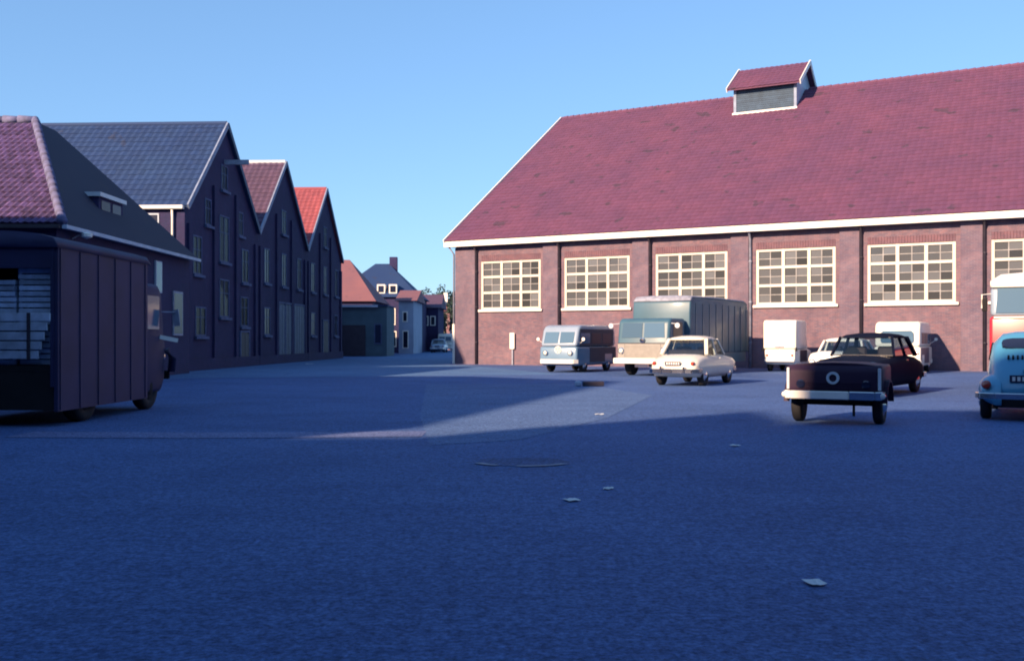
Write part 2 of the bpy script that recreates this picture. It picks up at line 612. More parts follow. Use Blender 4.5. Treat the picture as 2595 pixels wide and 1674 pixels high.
# windows: a 3 x 3 grid of sashes, each of 2 x 2 panes
WW, WH = 3.6, WZ1 - WZ0
fr = MB()
for x in (0.0, WW / 3 - 0.02, 2 * WW / 3 - 0.05, WW - 0.13):
    fr.box(x, x + 0.13 if x in (0.0, WW - 0.13) else x + 0.15, 0.02, 0.16, 0, WH)
for z in (0.0, WH / 3 - 0.03, 2 * WH / 3 - 0.05, WH - 0.12):
    fr.box(0.13, WW - 0.13, 0.03, 0.155, z, z + (0.12 if z in (0.0, WH - 0.12) else 0.13))
fmesh = fr.mesh('window', bevel=0.008)
sash = MB()
cells = []
cx = [(0.13, WW / 3 - 0.02), (WW / 3 + 0.13, 2 * WW / 3 - 0.05), (2 * WW / 3 + 0.10, WW - 0.13)]
cz = [(0.12, WH / 3 - 0.03), (WH / 3 + 0.10, 2 * WH / 3 - 0.05), (2 * WH / 3 + 0.08, WH - 0.12)]
bars = MB()
for xa, xb in cx:
    for za, zb in cz:
        xm, zm = (xa + xb) / 2, (za + zb) / 2
        bars.box(xm - 0.020, xm + 0.020, 0.06, 0.12, za, zb)
        bars.box(xa, xm - 0.020, 0.062, 0.118, zm - 0.017, zm + 0.017)
        bars.box(xm + 0.020, xb, 0.062, 0.118, zm - 0.017, zm + 0.017)
        for (pa, pb) in ((xa, xm - 0.020), (xm + 0.020, xb)):
            for (qa, qb) in ((za, zm - 0.017), (zm + 0.017, zb)):
                cells.append((pa, pb, qa, qb))
bmesh_bars = bars.mesh('glazing_bars')
smesh = MB().box(-0.12, WW + 0.12, -0.13, 0.02, -0.12, -0.002).mesh('sill', bevel=0.01)
pane_cache = {}
rp = random.Random(11)
for wi, (a, b) in enumerate(WIN):
    w = link('window', fmesh, M_cream, hall)
    w.location = (a, 0, WZ0)
    o = link('glazing_bars', bmesh_bars, M_bar, w)
    o = link('sill', smesh, M_white, w)
    if wi > 5:
        continue
    for (pa, pb, qa, qb) in cells:
        key = (round(pb - pa, 3), round(qb - qa, 3))
        if key not in pane_cache:
            hw, hh = (pb - pa) / 2, (qb - qa) / 2
            pane_cache[key] = MB().box(-hw, hw, -0.003, 0.003, -hh, hh).mesh('pane')
        o = link('pane', pane_cache[key], M_pane, w)
        o.location = ((pa + pb) / 2, 0.09, (qa + qb) / 2)
        o.rotation_euler = (R(rp.uniform(-1.6, 1.6)), 0, R(rp.uniform(-1.6, 1.6)))
# eaves: boxed gutter board, white
ev = MB()
ev.box(-0.45, HL + 0.4, -0.55, -0.48, EZ, EZ + 0.30)
ev.box(-0.45, HL + 0.4, -0.48, -0.122, EZ + 0.02, EZ + 0.06)
ev.box(-0.45, -0.40, -0.478, 0.5, EZ + 0.062, EZ + 0.30)
ev.build('eave_board', M_white, hall, bevel=0.01)
# roof
rise, run = RZ_ - (EZ + 0.30), HD / 2 + 0.55
sl = math.hypot(rise, run)
ca, sa = run / sl, rise / sl
rf = MB()
rf.prism([(-0.55, EZ + 0.31), (HD / 2, RZ_), (HD + 0.55, EZ + 0.31), (HD + 0.55, EZ + 0.19), (HD / 2, RZ_ - 0.14), (-0.47, EZ + 0.19 + 0.06)], 0, -0.38, HL + 0.38)
roof = rf.build('roof', M_redtile, hall)


def under_cupola(x, y):
    lx, ly = x - 0.38, -0.55 + y * ca
    return not (12.0 < lx < 15.75 and ly > 11.85)


tiles_on('roof_tiles', M_redtile, roof, (-0.38, -0.57, EZ + 0.325), (1, 0, 0), (0, ca, sa), HL + 0.76, sl + 0.02, 0.30, 0.40, 0.022, under_cupola)
rt = MB()
n = int(HL / 0.42)
for i in range(n):
    x = -0.38 + i * (HL + 0.76) / n
    if 11.9 < x < 15.6:
        continue
    rt.tube([(x, HD / 2, RZ_ + 0.01), (x + 0.46, HD / 2, RZ_ + 0.035)], [0.13, 0.15], 8)
o = rt.build('ridge_tiles', M_redtile, roof)
o['kind'] = 'stuff'
bb = MB()
bb.beam((-0.42, -0.57, EZ + 0.24), (-0.42, HD / 2, RZ_ - 0.02), 0.06, 0.34)
bb.beam((-0.42, HD + 0.57, EZ + 0.24), (-0.42, HD / 2, RZ_ - 0.02), 0.06, 0.34)
bb.build('barge_board', M_white, hall)
# cupola on the ridge
cu = MB()
CX0, CX1, CY0, CY1 = 12.05, 15.7, 11.9, 16.5
zf = EZ + 0.30 + (CY0 + 0.55) * sa / ca
cu.box(CX0 + 0.03, CX1 - 0.03, CY0 + 0.03, CY1 - 0.03, zf - 0.6, 16.32)
cupola = cu.build('cupola', M_board, hall)
hm = (CY0 + CY1) / 2
for x in (CX0 + 0.04, CX1 - 0.2):
    MB().prism([(CY0 + 0.04, 16.33), (CY1 - 0.04, 16.33), (hm, 17.72)], 0, x, x + 0.16).build('gable_panel', M_paleblue if x > 13 else M_board, cupola)
nb = 13
for i in range(nb):     # front boards, one by one
    z = zf + 0.05 + i * (16.28 - zf - 0.05) / nb
    bx('board', M_board, cupola, CX0 + 0.16, CX1 - 0.16, CY0 - 0.012 - 0.006 * (i % 2), CY0 + 0.028, z, z + (16.28 - zf - 0.05) / nb - 0.012)
nb = 16
for i in range(nb):     # side boards
    y = CY0 + 0.12 + i * (CY1 - CY0 - 0.24) / nb
    bx('board', M_paleblue, cupola, CX1 - 0.028, CX1 + 0.010, y, y + (CY1 - CY0 - 0.24) / nb - 0.014, 14.6, 16.3)
cb = MB()
cb.box(CX0 - 0.02, CX0 + 0.14, CY0 - 0.04, CY0 + 0.1, zf - 0.1, 16.3)
cb.box(CX1 - 0.14, CX1 + 0.02, CY0 - 0.04, CY0 + 0.1, zf - 0.1, 16.3)
cb.build('corner_board', M_trim, cupola)
bx('flashing', M_white, cupola, CX0 - 0.05, CX1 + 0.08, CY0 - 0.22, CY0 - 0.045, zf - 0.16, zf + 0.03)
cr, cz_ = 17.86, 16.12
csl = math.hypot(cr - cz_, hm - CY0 + 0.42)
crf = MB()
crf.prism([(CY0 - 0.42, cz_), (hm, cr), (CY1 + 0.42, cz_), (CY1 + 0.42, cz_ - 0.08), (hm, cr - 0.1), (CY0 - 0.42, cz_ - 0.08)], 0, CX0 - 0.3, CX1 + 0.28)
cro = crf.build('cupola_roof', M_redtile, cupola)
tiles_on('roof_tiles', M_redtile, cro, (CX0 - 0.3, CY0 - 0.43, cz_ + 0.01), (1, 0, 0), (0, hm - CY0 + 0.42, cr - cz_), CX1 - CX0 + 0.58, csl, 0.3, 0.36, 0.03)
for x in (CX0 - 0.33, CX1 + 0.31):
    b_ = MB()
    b_.beam((x, CY0 - 0.44, cz_ - 0.04), (x, hm, cr + 0.02), 0.05, 0.26)
    b_.beam((x, CY1 + 0.44, cz_ - 0.04), (x, hm, cr + 0.02), 0.05, 0.26)
    b_.build('barge_board', M_white, cupola)
# things on the hall wall
o = bx('corner_pipe', M_white, hall, -0.16, -0.02, -0.16, -0.02, 0.0, 2.2, bevel=0.03)
o = MB().tube([(-0.09, -0.09, 2.2), (-0.09, -0.09, 6.0), (-0.2, -0.4, 6.36)], 0.05, 8).build('corner_pipe', M_stone, hall, smooth=True)
nb_ = empty('notice_board', H(3.55, -0.10, 0), HRZ)
tag(nb_, 'narrow white upright board on posts against the brick wall', 'board')
bx('panel', M_white, nb_, -0.14, 0.14, -0.04, 0.0, 0.85, 1.70, bevel=0.01)
bx('post', M_stone, nb_, -0.04, 0.04, 0.004, 0.06, 0.0, 1.6)

# ------------------------------------------------------------------ gabled houses along the street
def house_window(par, x, z, w, h, yface=0.0, mat_f=M_dfrm, bars=True):
    """window on the street wall (local y = yface, outward -y): frame with pane, bars and sill"""
    f = MB()
    t = 0.07
    f.box(x, x + t, yface - 0.03, yface + 0.05, z, z + h)
    f.box(x + w - t, x + w, yface - 0.03, yface + 0.05, z, z + h)
    f.box(x + t, x + w - t, yface - 0.028, yface + 0.05, z, z + t)
    f.box(x + t, x + w - t, yface - 0.028, yface + 0.05, z + h - t, z + h)
    if bars:
        f.box(x + w / 2 - 0.025, x + w / 2 + 0.025, yface - 0.02, yface + 0.05, z + t, z + h - t)
        f.box(x + t, x + w / 2 - 0.025, yface - 0.018, yface + 0.05, z + h * 0.62, z + h * 0.62 + 0.05)
        f.box(x + w / 2 + 0.025, x + w - t, yface - 0.018, yface + 0.05, z + h * 0.62, z + h * 0.62 + 0.05)
    o = f.build('window', mat_f, par)
    bx('pane', M_dpane, o, x + t, x + w - t, yface + 0.0, yface + 0.006, z + t, z + h - t)
    bx('sill', M_dfrm, o, x - 0.12, x + w + 0.12, yface - 0.14, yface - 0.031, z - 0.13, z - 0.01)
    return o


E_ANG = 90 - 2.61


def street_pt(Y, left=0.0):
    ex, ey = math.sin(R(2.61)), math.cos(R(2.61))
    x0, y0 = -15.8 + 0.0456 * Y, Y
    return (x0 - left * ey, y0 + left * ex, 0)


def gable_house(Y0, label, roof_mat, wallmat, ridge_white=False, near_detail=False, doors=None, wins=(), depth=24.0):
    """gable wall on the street. local x along the street away from the camera, local +y to the left away from the street"""
    h = empty('gabled_house', street_pt(Y0), E_ANG)
    tag(h, label, 'house', 'gabled houses along the street')
    W, ez, rz = 10.2, 7.0, 11.55
    w = MB()
    w.prism([(0.002, 0), (W - 0.002, 0), (W - 0.002, ez), (W / 2, rz - 0.12), (0.002, ez)], 1, 0.0, 0.35)
    w.build('gable_wall', wallmat, h)
    bx('side_wall', wallmat, h, 0.002, 0.35, 0.354, depth, 0, ez - 0.05)
    bx('side_wall', wallmat, h, W - 0.35, W - 0.002, 0.354, depth, 0, ez - 0.05)
    w = MB()
    w.prism([(0.36, 0), (W - 0.36, 0), (W - 0.36, ez), (W / 2, rz - 0.3), (0.36, ez)], 1, depth - 0.35, depth)
    w.build('gable_wall', wallmat, h)
    r = MB()
    o_ = 0.0
    r.prism([(-o_, ez + 0.02), (W / 2, rz), (W + o_, ez + 0.02), (W + o_, ez - 0.1), (W / 2, rz - 0.14), (-o_, ez - 0.1)], 1, -0.12, depth + 0.1)
    rf_ = r.build('roof', roof_mat, h)
    s_l = math.hypot(W / 2, rz - ez)
    # tiles on the slope that faces the yard
    tiles_on('roof_tiles', roof_mat, rf_, (0.0, depth, ez + 0.03), (0, -1, 0), (W / 2, 0, rz - ez), depth + 0.1, s_l, 0.33, 0.38, 0.03)
    rc = MB()
    rc.tube([(W / 2, -0.1, rz + 0.02), (W / 2, depth, rz + 0.02)], 0.14, 8)
    rc.build('ridge_cap', M_zinc if ridge_white else roof_mat, rf_)
    bmx = MB()
    bmx.beam((-0.02, -0.16, ez - 0.03), (W / 2, -0.16, rz + 0.0), 0.07, 0.24)
    bmx.build('barge_board', M_trim, h)
    bmx = MB()
    bmx.beam((W + 0.02, -0.16, ez - 0.03), (W / 2, -0.16, rz + 0.0), 0.07, 0.24)
    bmx.build('barge_board', M_door, h)
    for a in wins:
        house_window(h, *a)
    # shallow brick pilasters
    for x in (0.25, 3.4, 6.5, 9.6):
        zt = 6.3 if x in (0.25, 9.6) else 8.4
        bx('pilaster', wallmat, h, x, x + 0.38, -0.11, -0.002, 0, zt)
    bx('plinth', wallmat, h, 0.02, W - 0.02, -0.15, -0.112, 0, 0.5)
    for (x, wd, ht, m) in (doors or ()):
        dr = MB()
        dr.box(x, x + wd, -0.045, -0.004, 0.02, ht)
        do = dr.build('door', m, h)
        k = max(2, int(wd / 0.5))
        for i in range(k):
            bx('plank', m, do, x + i * wd / k + 0.02, x + (i + 1) * wd / k - 0.02, -0.075, -0.047, 0.06, ht - 0.08)
        bx('frame', M_dfrm, do, x - 0.12, x - 0.002, -0.09, -0.004, 0, ht + 0.1)
        bx('frame', M_dfrm, do, x + wd + 0.002, x + wd + 0.12, -0.09, -0.004, 0, ht + 0.1)
        bx('frame', M_dfrm, do, x, x + wd, -0.09, -0.004, ht + 0.004, ht + 0.1)
    return h


W1 = [(0.9, 4.2, 1.1, 1.7), (4.3, 5.0, 1.35, 2.2), (4.3, 2.4, 1.35, 1.8), (7.6, 4.2, 1.1, 1.7), (1.2, 1.5, 1.3, 1.3), (7.4, 2.0, 1.2, 1.5), (4.55, 8.4, 0.9, 1.2), (2.4, 6.5, 0.8, 1.2), (7.0, 6.5, 0.8, 1.2)]
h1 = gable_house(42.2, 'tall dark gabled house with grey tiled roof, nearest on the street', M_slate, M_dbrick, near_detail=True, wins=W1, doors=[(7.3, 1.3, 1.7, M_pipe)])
# hoisting beam below the gable tip, white eave and downpipe on the yard side
ho = MB()
ho.beam((5.1, 0.0, 9.75), (5.1, -1.15, 9.75), 0.16, 0.22)
ho.build('hoist_beam', M_stone, h1)
ea = MB()
ea.box(-0.24, -0.02, 0.0, 9.0, 6.86, 7.02)
ea.build('gutter', M_white, h1, bevel=0.02)
ea = MB()
ea.tube([(-0.12, 0.5, 6.86), (-0.07, 0.5, 6.5), (-0.07, 0.5, 0.05)], 0.055, 8)
ea.build('downpipe', M_white, h1, smooth=True)
for y in (1.1, 1.9):
    f = MB()
    f.box(-0.03, -0.004, y, y + 0.5, 5.55, 6.7)
    o = f.build('window', M_paleblue, h1)
    bx('pane', M_dpane, o, -0.045, -0.031, y + 0.07, y + 0.43, 5.62, 6.63)
W2 = [(1.2, 4.4, 1.0, 1.9), (4.6, 4.4, 1.0, 1.9), (8.0, 4.4, 1.0, 1.9), (4.6, 7.4, 1.0, 1.4), (1.2, 1.6, 1.1, 1.5)]
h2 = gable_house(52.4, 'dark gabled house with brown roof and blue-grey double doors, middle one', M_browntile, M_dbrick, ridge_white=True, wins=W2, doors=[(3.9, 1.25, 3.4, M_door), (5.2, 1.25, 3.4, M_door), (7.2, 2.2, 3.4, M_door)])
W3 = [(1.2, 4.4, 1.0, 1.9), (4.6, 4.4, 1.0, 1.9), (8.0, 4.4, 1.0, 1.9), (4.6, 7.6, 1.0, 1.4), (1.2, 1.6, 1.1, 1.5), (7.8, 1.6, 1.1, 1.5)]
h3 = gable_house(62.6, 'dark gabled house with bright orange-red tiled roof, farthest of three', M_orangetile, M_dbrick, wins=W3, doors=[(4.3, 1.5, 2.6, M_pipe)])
MB().box(8.75, 9.35, 2.0, 2.6, 8.0, 9.75).build('chimney', M_dbrick, h3, bevel=0.02)

# ------------------------------------------------------------------ hip-roofed building in front of them
hip = empty('hip_roofed_building', (-12.9, 28.2, 0), 0)
tag(hip, 'low dark building with hipped roof of old red tiles, at the frame edge', 'building')
# local x = to the right (0 = street wall), y = away from the camera
HX0 = -9.0
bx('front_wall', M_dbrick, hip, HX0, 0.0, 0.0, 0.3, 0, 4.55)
bx('street_wall', M_dbrick, hip, -0.3, 0.0, 0.302, 11.6, 0, 4.55)
bx('back_wall', M_dbrick, hip, HX0, -0.302, 11.3, 11.6, 0, 4.55)
bx('left_wall', M_dbrick, hip, HX0, HX0 + 0.3, 0.302, 11.298, 0, 4.55)
ez, rz = 4.6, 8.62
A_, B_, C_ = (0.28, -0.25, ez), (0.28, 11.85, ez), (HX0 - 0.3, -0.25, ez)
D_ = (HX0 - 0.3, 11.85, ez)
P_, Q_ = (-3.0, 5.0, rz), (-3.0, 6.5, rz)
P2, Q2 = (HX0 - 0.3, 5.0, rz), (HX0 - 0.3, 6.5, rz)
hr = MB()
hr.add([A_, B_, D_, C_, P_, Q_, Q2, P2], [(0, 4, 7, 3), (0, 1, 5, 4), (1, 2, 6, 5), (4, 5, 6, 7), (0, 3, 2, 1), (3, 7, 6, 2)])
hro = hr.build('roof', tile_mat('shaded_slope_tiles', (0.016, 0.018, 0.045), 0.1, 0.3), hip)  # shade of the street slope is put into its darker tile colour
# single tiles on the slope that faces the yard
up = Vector((0, 5.25, rz - ez))
s_l = up.length
upn = up.normalized()
nrm = Vector((1, 0, 0)).cross(upn)
tw, tl = 0.21, 0.29
tmesh = MB()
pr = [(0.0, 0.0), (0.28, 0.6), (0.5, 1.0), (0.76, 0.35), (1.0, 0.0)]
vs = [(px * tw * 1.03, -0.03, pz * 0.042 + 0.045) for px, pz in pr] + [(px * tw * 1.03, tl * 1.05, pz * 0.042 + 0.008) for px, pz in pr] + [(px * tw * 1.03, -0.03, pz * 0.042) for px, pz in pr]
fs = []
for k in range(4):
    fs += [(k, k + 1, k + 6, k + 5), (10 + k, 11 + k, k + 1, k)]
tmesh.add(vs, fs)
tme = bpy.data.meshes.new('roof_tile')
tme.from_pydata(tmesh.v, [], tmesh.f)
rt_ = random.Random(5)
nrow = int(s_l / tl)
for j in range(nrow):
    t = j / nrow
    xr = 0.28 + (-3.28) * (t + 0.01)           # hip edge at this height
    yw = 28.2 - 0.25 + 5.25 * t
    xl = -0.52 * yw + 12.9 - 0.35               # just past the edge of the frame
    i = 0
    while True:
        x = xr - 0.05 - (i + 1) * tw
        if x < xl:
            break
        p = Vector((x, -0.25, ez + 0.01)) + upn * (j * tl)
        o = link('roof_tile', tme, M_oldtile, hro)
        mtx = slope_matrix(p, (1, 0, 0), upn)
        o.matrix_local = mtx @ Matrix.Rotation(R(rt_.uniform(-1.5, 1.5)), 4, 'Z') @ Matrix.Translation((0, 0, rt_.uniform(-0.008, 0.010)))
        i += 1
nh = 17
for i in range(nh):
    a, b = Vector(A_).lerp(Vector(P_), i / nh), Vector(A_).lerp(Vector(P_), (i + 1.12) / nh)
    MB().tube([a + Vector((0, 0, 0.07)), b + Vector((0, 0, 0.045))], [0.15, 0.12], 8).build('hip_tile', M_ridge, hro, smooth=True)
for i in range(12):
    MB().tube([(-3.0 - i * 0.5, 5.0, rz + 0.04), (-3.55 - i * 0.5, 5.0, rz + 0.06)], [0.12, 0.14], 8).build('ridge_tile', M_ridge, hro, smooth=True)
gtr = MB()
gtr.box(0.24, 0.38, -0.2, 11.9, 4.47, 4.58)
gtr.build('gutter', M_paleblue, hip)
gtr = MB()
gtr.box(HX0, 0.22, -0.36, -0.22, 4.47, 4.58)
gtr.build('gutter', M_pipe, hip)
dm = MB()
dm.box(-1.9, -0.55, 4.2, 6.2, 5.0, 6.0)
dmo = dm.build('dormer', M_dbrick, hip)
bx('dormer_roof', M_zinc, dmo, -2.0, -0.45, 4.1, 6.3, 6.002, 6.14)
for y in (4.4, 5.3):
    bx('pane', M_dpane, dmo, -0.548, -0.535, y, y + 0.7, 5.3, 5.9)
f = MB()
f.box(0.004, 0.06, 7.7, 8.35, 3.05, 4.2)
o = f.build('window', M_paleblue, hip)
bx('pane', M_vglass, o, 0.061, 0.066, 7.76, 8.29, 3.1, 4.15)
for y in (1.2, 3.6, 9.6):
    f = MB()
    f.box(0.004, 0.05, y, y + 1.1, 1.5, 3.2)
    o = f.build('window', M_stone, hip)
    bx('pane', M_dpane, o, 0.051, 0.056, y + 0.08, y + 1.02, 1.58, 3.12)
f = MB()
f.lathe([(0.03, 0), (0.16, 0.05), (0.17, 0.14), (0.02, 0.2)], (0.42, 1.0, 4.3), (0, 0, 1), 12)
f.tube([(0.0, 1.0, 4.3), (0.3, 1.0, 4.46), (0.42, 1.0, 4.48)], 0.02, 6)
f.build('wall_lamp', M_white, hip)

# pale posts of a gate beside the nearest gabled house
gp = empty('gate_post', street_pt(40.9, -0.15), 0)
tag(gp, 'pale weathered gate post at corner of nearest gabled house', 'post')
bx('post', M_paleblue, gp, -0.13, 0.13, -0.13, 0.13, 0, 2.3, bevel=0.02)
bx('cap', M_white, gp, -0.17, 0.17, -0.17, 0.17, 2.302, 2.45, bevel=0.03)

# ------------------------------------------------------------------ houses at the far end of the street
def far_house(name, label, x0, x1, y0, y1, ez, rz, wallmat, roofmat, hip_r=True, wins=(), door=None, garage=None, eave=None, ridge_axis='x', pyr=0.5):
    h = empty(name, (x0, y0, 0), 0)
    tag(h, label, 'house', 'houses at the far end of the street')
    w, d = x1 - x0, y1 - y0
    m = MB()
    m.box(0, w, 0, d, 0, ez)
    m.build('wall', wallmat, h)
    r = MB()
    o = 0.35
    if hip_r:
        if ridge_axis == 'x':
            a = min(w * pyr * 0.98, d * 0.5)
            p, q = (a, d / 2, rz), (w - a, d / 2, rz)
        else:
            a = min(d * pyr * 0.98, w * 0.5)
            p, q = (w / 2, a, rz), (w / 2, d - a, rz)
        r.add([(-o, -o, ez), (w + o, -o, ez), (w + o, d + o, ez), (-o, d + o, ez), p, q],
              [(0, 1, 5, 4), (2, 3, 4, 5), (1, 2, 5), (3, 0, 4), (3, 2, 1, 0)] if ridge_axis == 'x' else
              [(0, 1, 4), (1, 2, 5, 4), (2, 3, 5), (3, 0, 4, 5), (3, 2, 1, 0)])
    else:
        if ridge_axis == 'x':
            r.prism([(-o, ez), (d / 2, rz), (d + o, ez)], 0, -o, w + o)
        else:
            r.prism([(-o, ez), (w / 2, rz), (w + o, ez)], 1, -o, d + o)
    ro = r.build('roof', roofmat, h)
    for (x, z, ww, hh) in wins:
        f = MB()
        f.box(x, x + ww, -0.05, -0.004, z, z + hh)
        wo = f.build('window', M_white, h)
        bx('pane', M_dpane, wo, x + 0.1, x + ww - 0.1, -0.07, -0.052, z + 0.1, z + hh - 0.1)
    if garage:
        x, ww, hh = garage
        f = MB().box(x, x + ww, -0.04, -0.004, 0.02, hh)
        f.build('garage_door', M_pipe, h)
    if eave:
        bx('gutter', eave, h, -o, w + o, -o - 0.12, -o - 0.01, ez - 0.1, ez + 0.12)
    return h, ro


fh, ro = far_house('corner_house', 'low house with orange hipped roof behind the teal-grey garage', -18.0, -11.9, 85, 94, 4.6, 8.5, M_dbrick, M_orange2, wins=[(5.2, 2.6, 0.6, 1.2)], pyr=0.45)
gar = empty('garage_block', (-13.9, 79.5, 0))
tag(gar, 'low teal-grey garage with dark door and pale gutter at the street bend', 'garage')
bx('wall', M_teal, gar, 0, 3.9, 0, 5.0, 0, 4.0)
bx('roof', M_slate, gar, -0.1, 4.0, -0.1, 5.1, 4.002, 4.1)
bx('gutter', M_paleblue, gar, -0.1, 3.2, -0.26, -0.11, 3.92, 4.1)
bx('garage_door', M_pipe, gar, 0.3, 2.2, -0.05, -0.004, 0.02, 2.5)
f = bx('window', M_dfrm, gar, 2.9, 3.5, -0.05, -0.004, 1.0, 2.6)
bx('pane', M_dpane, f, 2.98, 3.42, -0.06, -0.052, 1.08, 2.52)
bx('downpipe', M_paleblue, gar, 0.0, 0.12, -0.2, -0.06, 0, 4.9)
fh, ro = far_house('slate_roofed_house', 'dark house with tall grey hipped roof and white dormers', -18.0, -9.6, 100, 112, 5.6, 9.4, M_dbrick, M_slate, wins=[(5.2, 2.8, 1.1, 1.7), (7.0, 2.8, 1.0, 1.7), (5.4, 0.6, 1.0, 1.6)], pyr=0.42)
for x in (4.4, 5.6):
    dmm = MB().box(x, x + 0.8, 0.3, 2.0, 5.9, 6.9).build('dormer', M_white, ro)
    bx('pane', M_dpane, dmm, x + 0.12, x + 0.68, 0.27, 0.298, 6.1, 6.75)
MB().box(5.0, 5.8, 5.6, 6.3, 8.6, 10.1).build('chimney', M_dbrick, ro)
far_house('white_house', 'narrow pale rendered house with small red gable roof', -10.7, -9.3, 94, 103, 5.0, 6.2, M_render, M_orange2, hip_r=False, wins=[(0.35, 3.0, 0.5, 1.0), (0.35, 0.5, 0.6, 1.7)], ridge_axis='x')
far_house('brick_house', 'dark brick house between the white house and the pink house', -10.4, -8.3, 112, 121, 4.9, 6.6, M_dbrick, M_browntile, hip_r=False, wins=[(0.4, 2.9, 0.6, 1.1), (1.2, 2.9, 0.6, 1.1)], ridge_axis='x')
fh, ro = far_house('pink_house', 'pink brick house catching the sun at the street end', -11.2, -8.0, 128, 138, 5.0, 6.9, M_pbrick, M_orange2, hip_r=False, wins=[(0.9, 2.8, 0.7, 1.2), (2.1, 2.8, 0.7, 1.2), (2.0, 0.5, 0.8, 1.8)], ridge_axis='y')
MB().box(2.2, 2.7, 3.0, 3.5, 5.6, 7.5).build('chimney', M_white, ro)
far_house('end_house', 'small house closing the view behind the trees', -7.8, -2.0, 150, 160, 4.2, 7.2, M_pbrick, M_browntile, wins=[(0.8, 1.2, 0.9, 1.6)])


def tree(x, y, h, rx, label, seed):
    rn = random.Random(seed)
    t = empty('street_tree', (x, y, 0))
    tag(t, label, 'tree', 'trees at the far end of the street')
    tr = MB()
    tr.tube([(0, 0, 0), (0.05, 0, h * 0.3), (-0.05, 0.05, h * 0.6), (0, 0, h * 0.9)], [0.2, 0.15, 0.1, 0.03], 7)
    for k in range(9):
        a = rn.uniform(0, 6.28)
        z0 = h * rn.uniform(0.35, 0.75)
        L = rx * rn.uniform(0.6, 1.0)
        tr.tube([(0, 0, z0), (math.cos(a) * L * 0.5, math.sin(a) * L * 0.5, z0 + L * 0.35), (math.cos(a) * L, math.sin(a) * L, z0 + L * 0.6)], [0.07, 0.045, 0.012], 5)
    tr.build('trunk', M_bark, t)
    cr_ = MB()
    clumps = [(rn.gauss(0, rx * 0.45), rn.gauss(0, rx * 0.45), h * rn.uniform(0.45, 1.0), rx * rn.uniform(0.25, 0.42)) for _ in range(16)]
    for (cx_, cy_, cz__, rr) in clumps:
        for _ in range(90):
            v = Vector((rn.gauss(0, 1), rn.gauss(0, 1), rn.gauss(0, 0.8))).normalized() * rr * rn.uniform(0.4, 1.05)
            c = Vector((cx_, cy_, cz__)) + v
            a = Vector((rn.gauss(0, 1), rn.gauss(0, 1), rn.gauss(0, 1))).normalized()
            b = a.orthogonal().normalized()
            s_ = rn.uniform(0.10, 0.2)
            cr_.add([c - a * s_, c + b * s_ * 0.6, c + a * s_, c - b * s_ * 0.6], [(0, 1, 2, 3)])
    cr_.build('crown', M_leaf, t)


tree(-10.2, 141, 8.6, 2.4, 'taller leafy tree rising behind the pink house', 1)
tree(-8.3, 124, 5.6, 1.7, 'low dark tree beside the cream van at the hall corner', 2)
tree(-9.4, 146, 8.0, 2.2, 'leafy tree behind the chimney of the pink house', 3)

# ------------------------------------------------------------------ buildings behind and beside the camera that shade the yard
def shade_block(name, label, loc, size, roofpts, wallmat, roofmat):
    h = empty(name, loc, 0)
    tag(h, label, 'building')
    m = MB()
    m.box(0, size[0], 0, size[1], 0, size[2])
    m.build('wall', wallmat, h)
    r = MB()
    r.prism(roofpts, 1, -0.2, size[1] + 0.2) if True else None
    r.build('roof', roofmat, h)
    return h


blk = empty('tall_warehouse', (-11.7, -13.5, 0))
tag(blk, 'tall brick warehouse standing behind the photographer', 'building')
bx('wall', M_dbrick, blk, 0, 60, 0, 12, 0, 11.5)
bx('roof', M_slate, blk, -0.1, 60.1, -0.1, 12.1, 11.502, 11.85)
for i in range(10):
    f = bx('window', M_white, blk, 2 + i * 5.5, 4.2 + i * 5.5, 12.004, 12.06, 3, 6.5)
    bx('pane', M_dpane, f, 2.1 + i * 5.5, 4.1 + i * 5.5, 12.061, 12.07, 3.1, 6.4)
blk2 = empty('low_warehouse', (-42.0, -11.5, 0))
tag(blk2, 'lower brick warehouse with a roof dormer behind the photographer', 'building')
bx('wall', M_dbrick, blk2, 0, 30.1, 0, 10, 0, 8.4)
bx('roof', M_slate, blk2, -0.1, 30.1, -0.1, 10.1, 8.402, 8.76)
dq = MB()
dq.prism([(26.6, 8.761), (29.7, 8.761), (29.6, 9.1), (27.7, 11.8), (26.6, 9.4)], 1, 7.5, 10.0)
dq.build('dormer', M_dbrick, blk2)
sh = empty('side_house', (-27, 1.8, 0))
tag(sh, 'gabled brick house left of the yard outside the picture', 'house')
bx('wall', M_dbrick, sh, 0, 13, 0, 21, 0, 7.8)
rr_ = MB()
rr_.prism([(-0.2, 7.802), (11.5, 10.9), (21.2, 7.802)], 0, -0.2, 13.0)
rr_.build('roof', M_browntile, sh)

# ------------------------------------------------------------------ vehicles
def wheel(par, x, y, r=0.32, w=0.17, hub=M_chrome):
    s = 1 if x > 0 else -1
    me_key = ('wheel', r, w)
    if me_key not in pane_cache:
        m = MB()
        m.lathe([(r * 0.55, -w / 2), (r * 0.93, -w / 2), (r, -w * 0.32), (r, w * 0.32), (r * 0.93, w / 2), (r * 0.62, w / 2), (r * 0.58, w * 0.36)], (0, 0, 0), (1, 0, 0), 24)
        a = m.mesh('wheel', smooth=True)
        m = MB()
        m.lathe([(r * 0.6, 0.0), (r * 0.56, 0.02), (r * 0.42, 0.012), (r * 0.36, 0.045), (r * 0.18, 0.065), (0.004, 0.068)], (0, 0, 0), (1, 0, 0), 20)
        pane_cache[me_key] = (a, m.mesh('hub_cap', smooth=True))
    a, b = pane_cache[me_key]
    o = link('wheel', a, M_rubber, par)
    o.location = (x, y, r)
    if s < 0:
        o.rotation_euler = (0, 0, math.pi)
    h = link('hub_cap', b.copy() if hub is not M_chrome else b, hub, o)
    h.location = (w * 0.34, 0, 0)
    return o


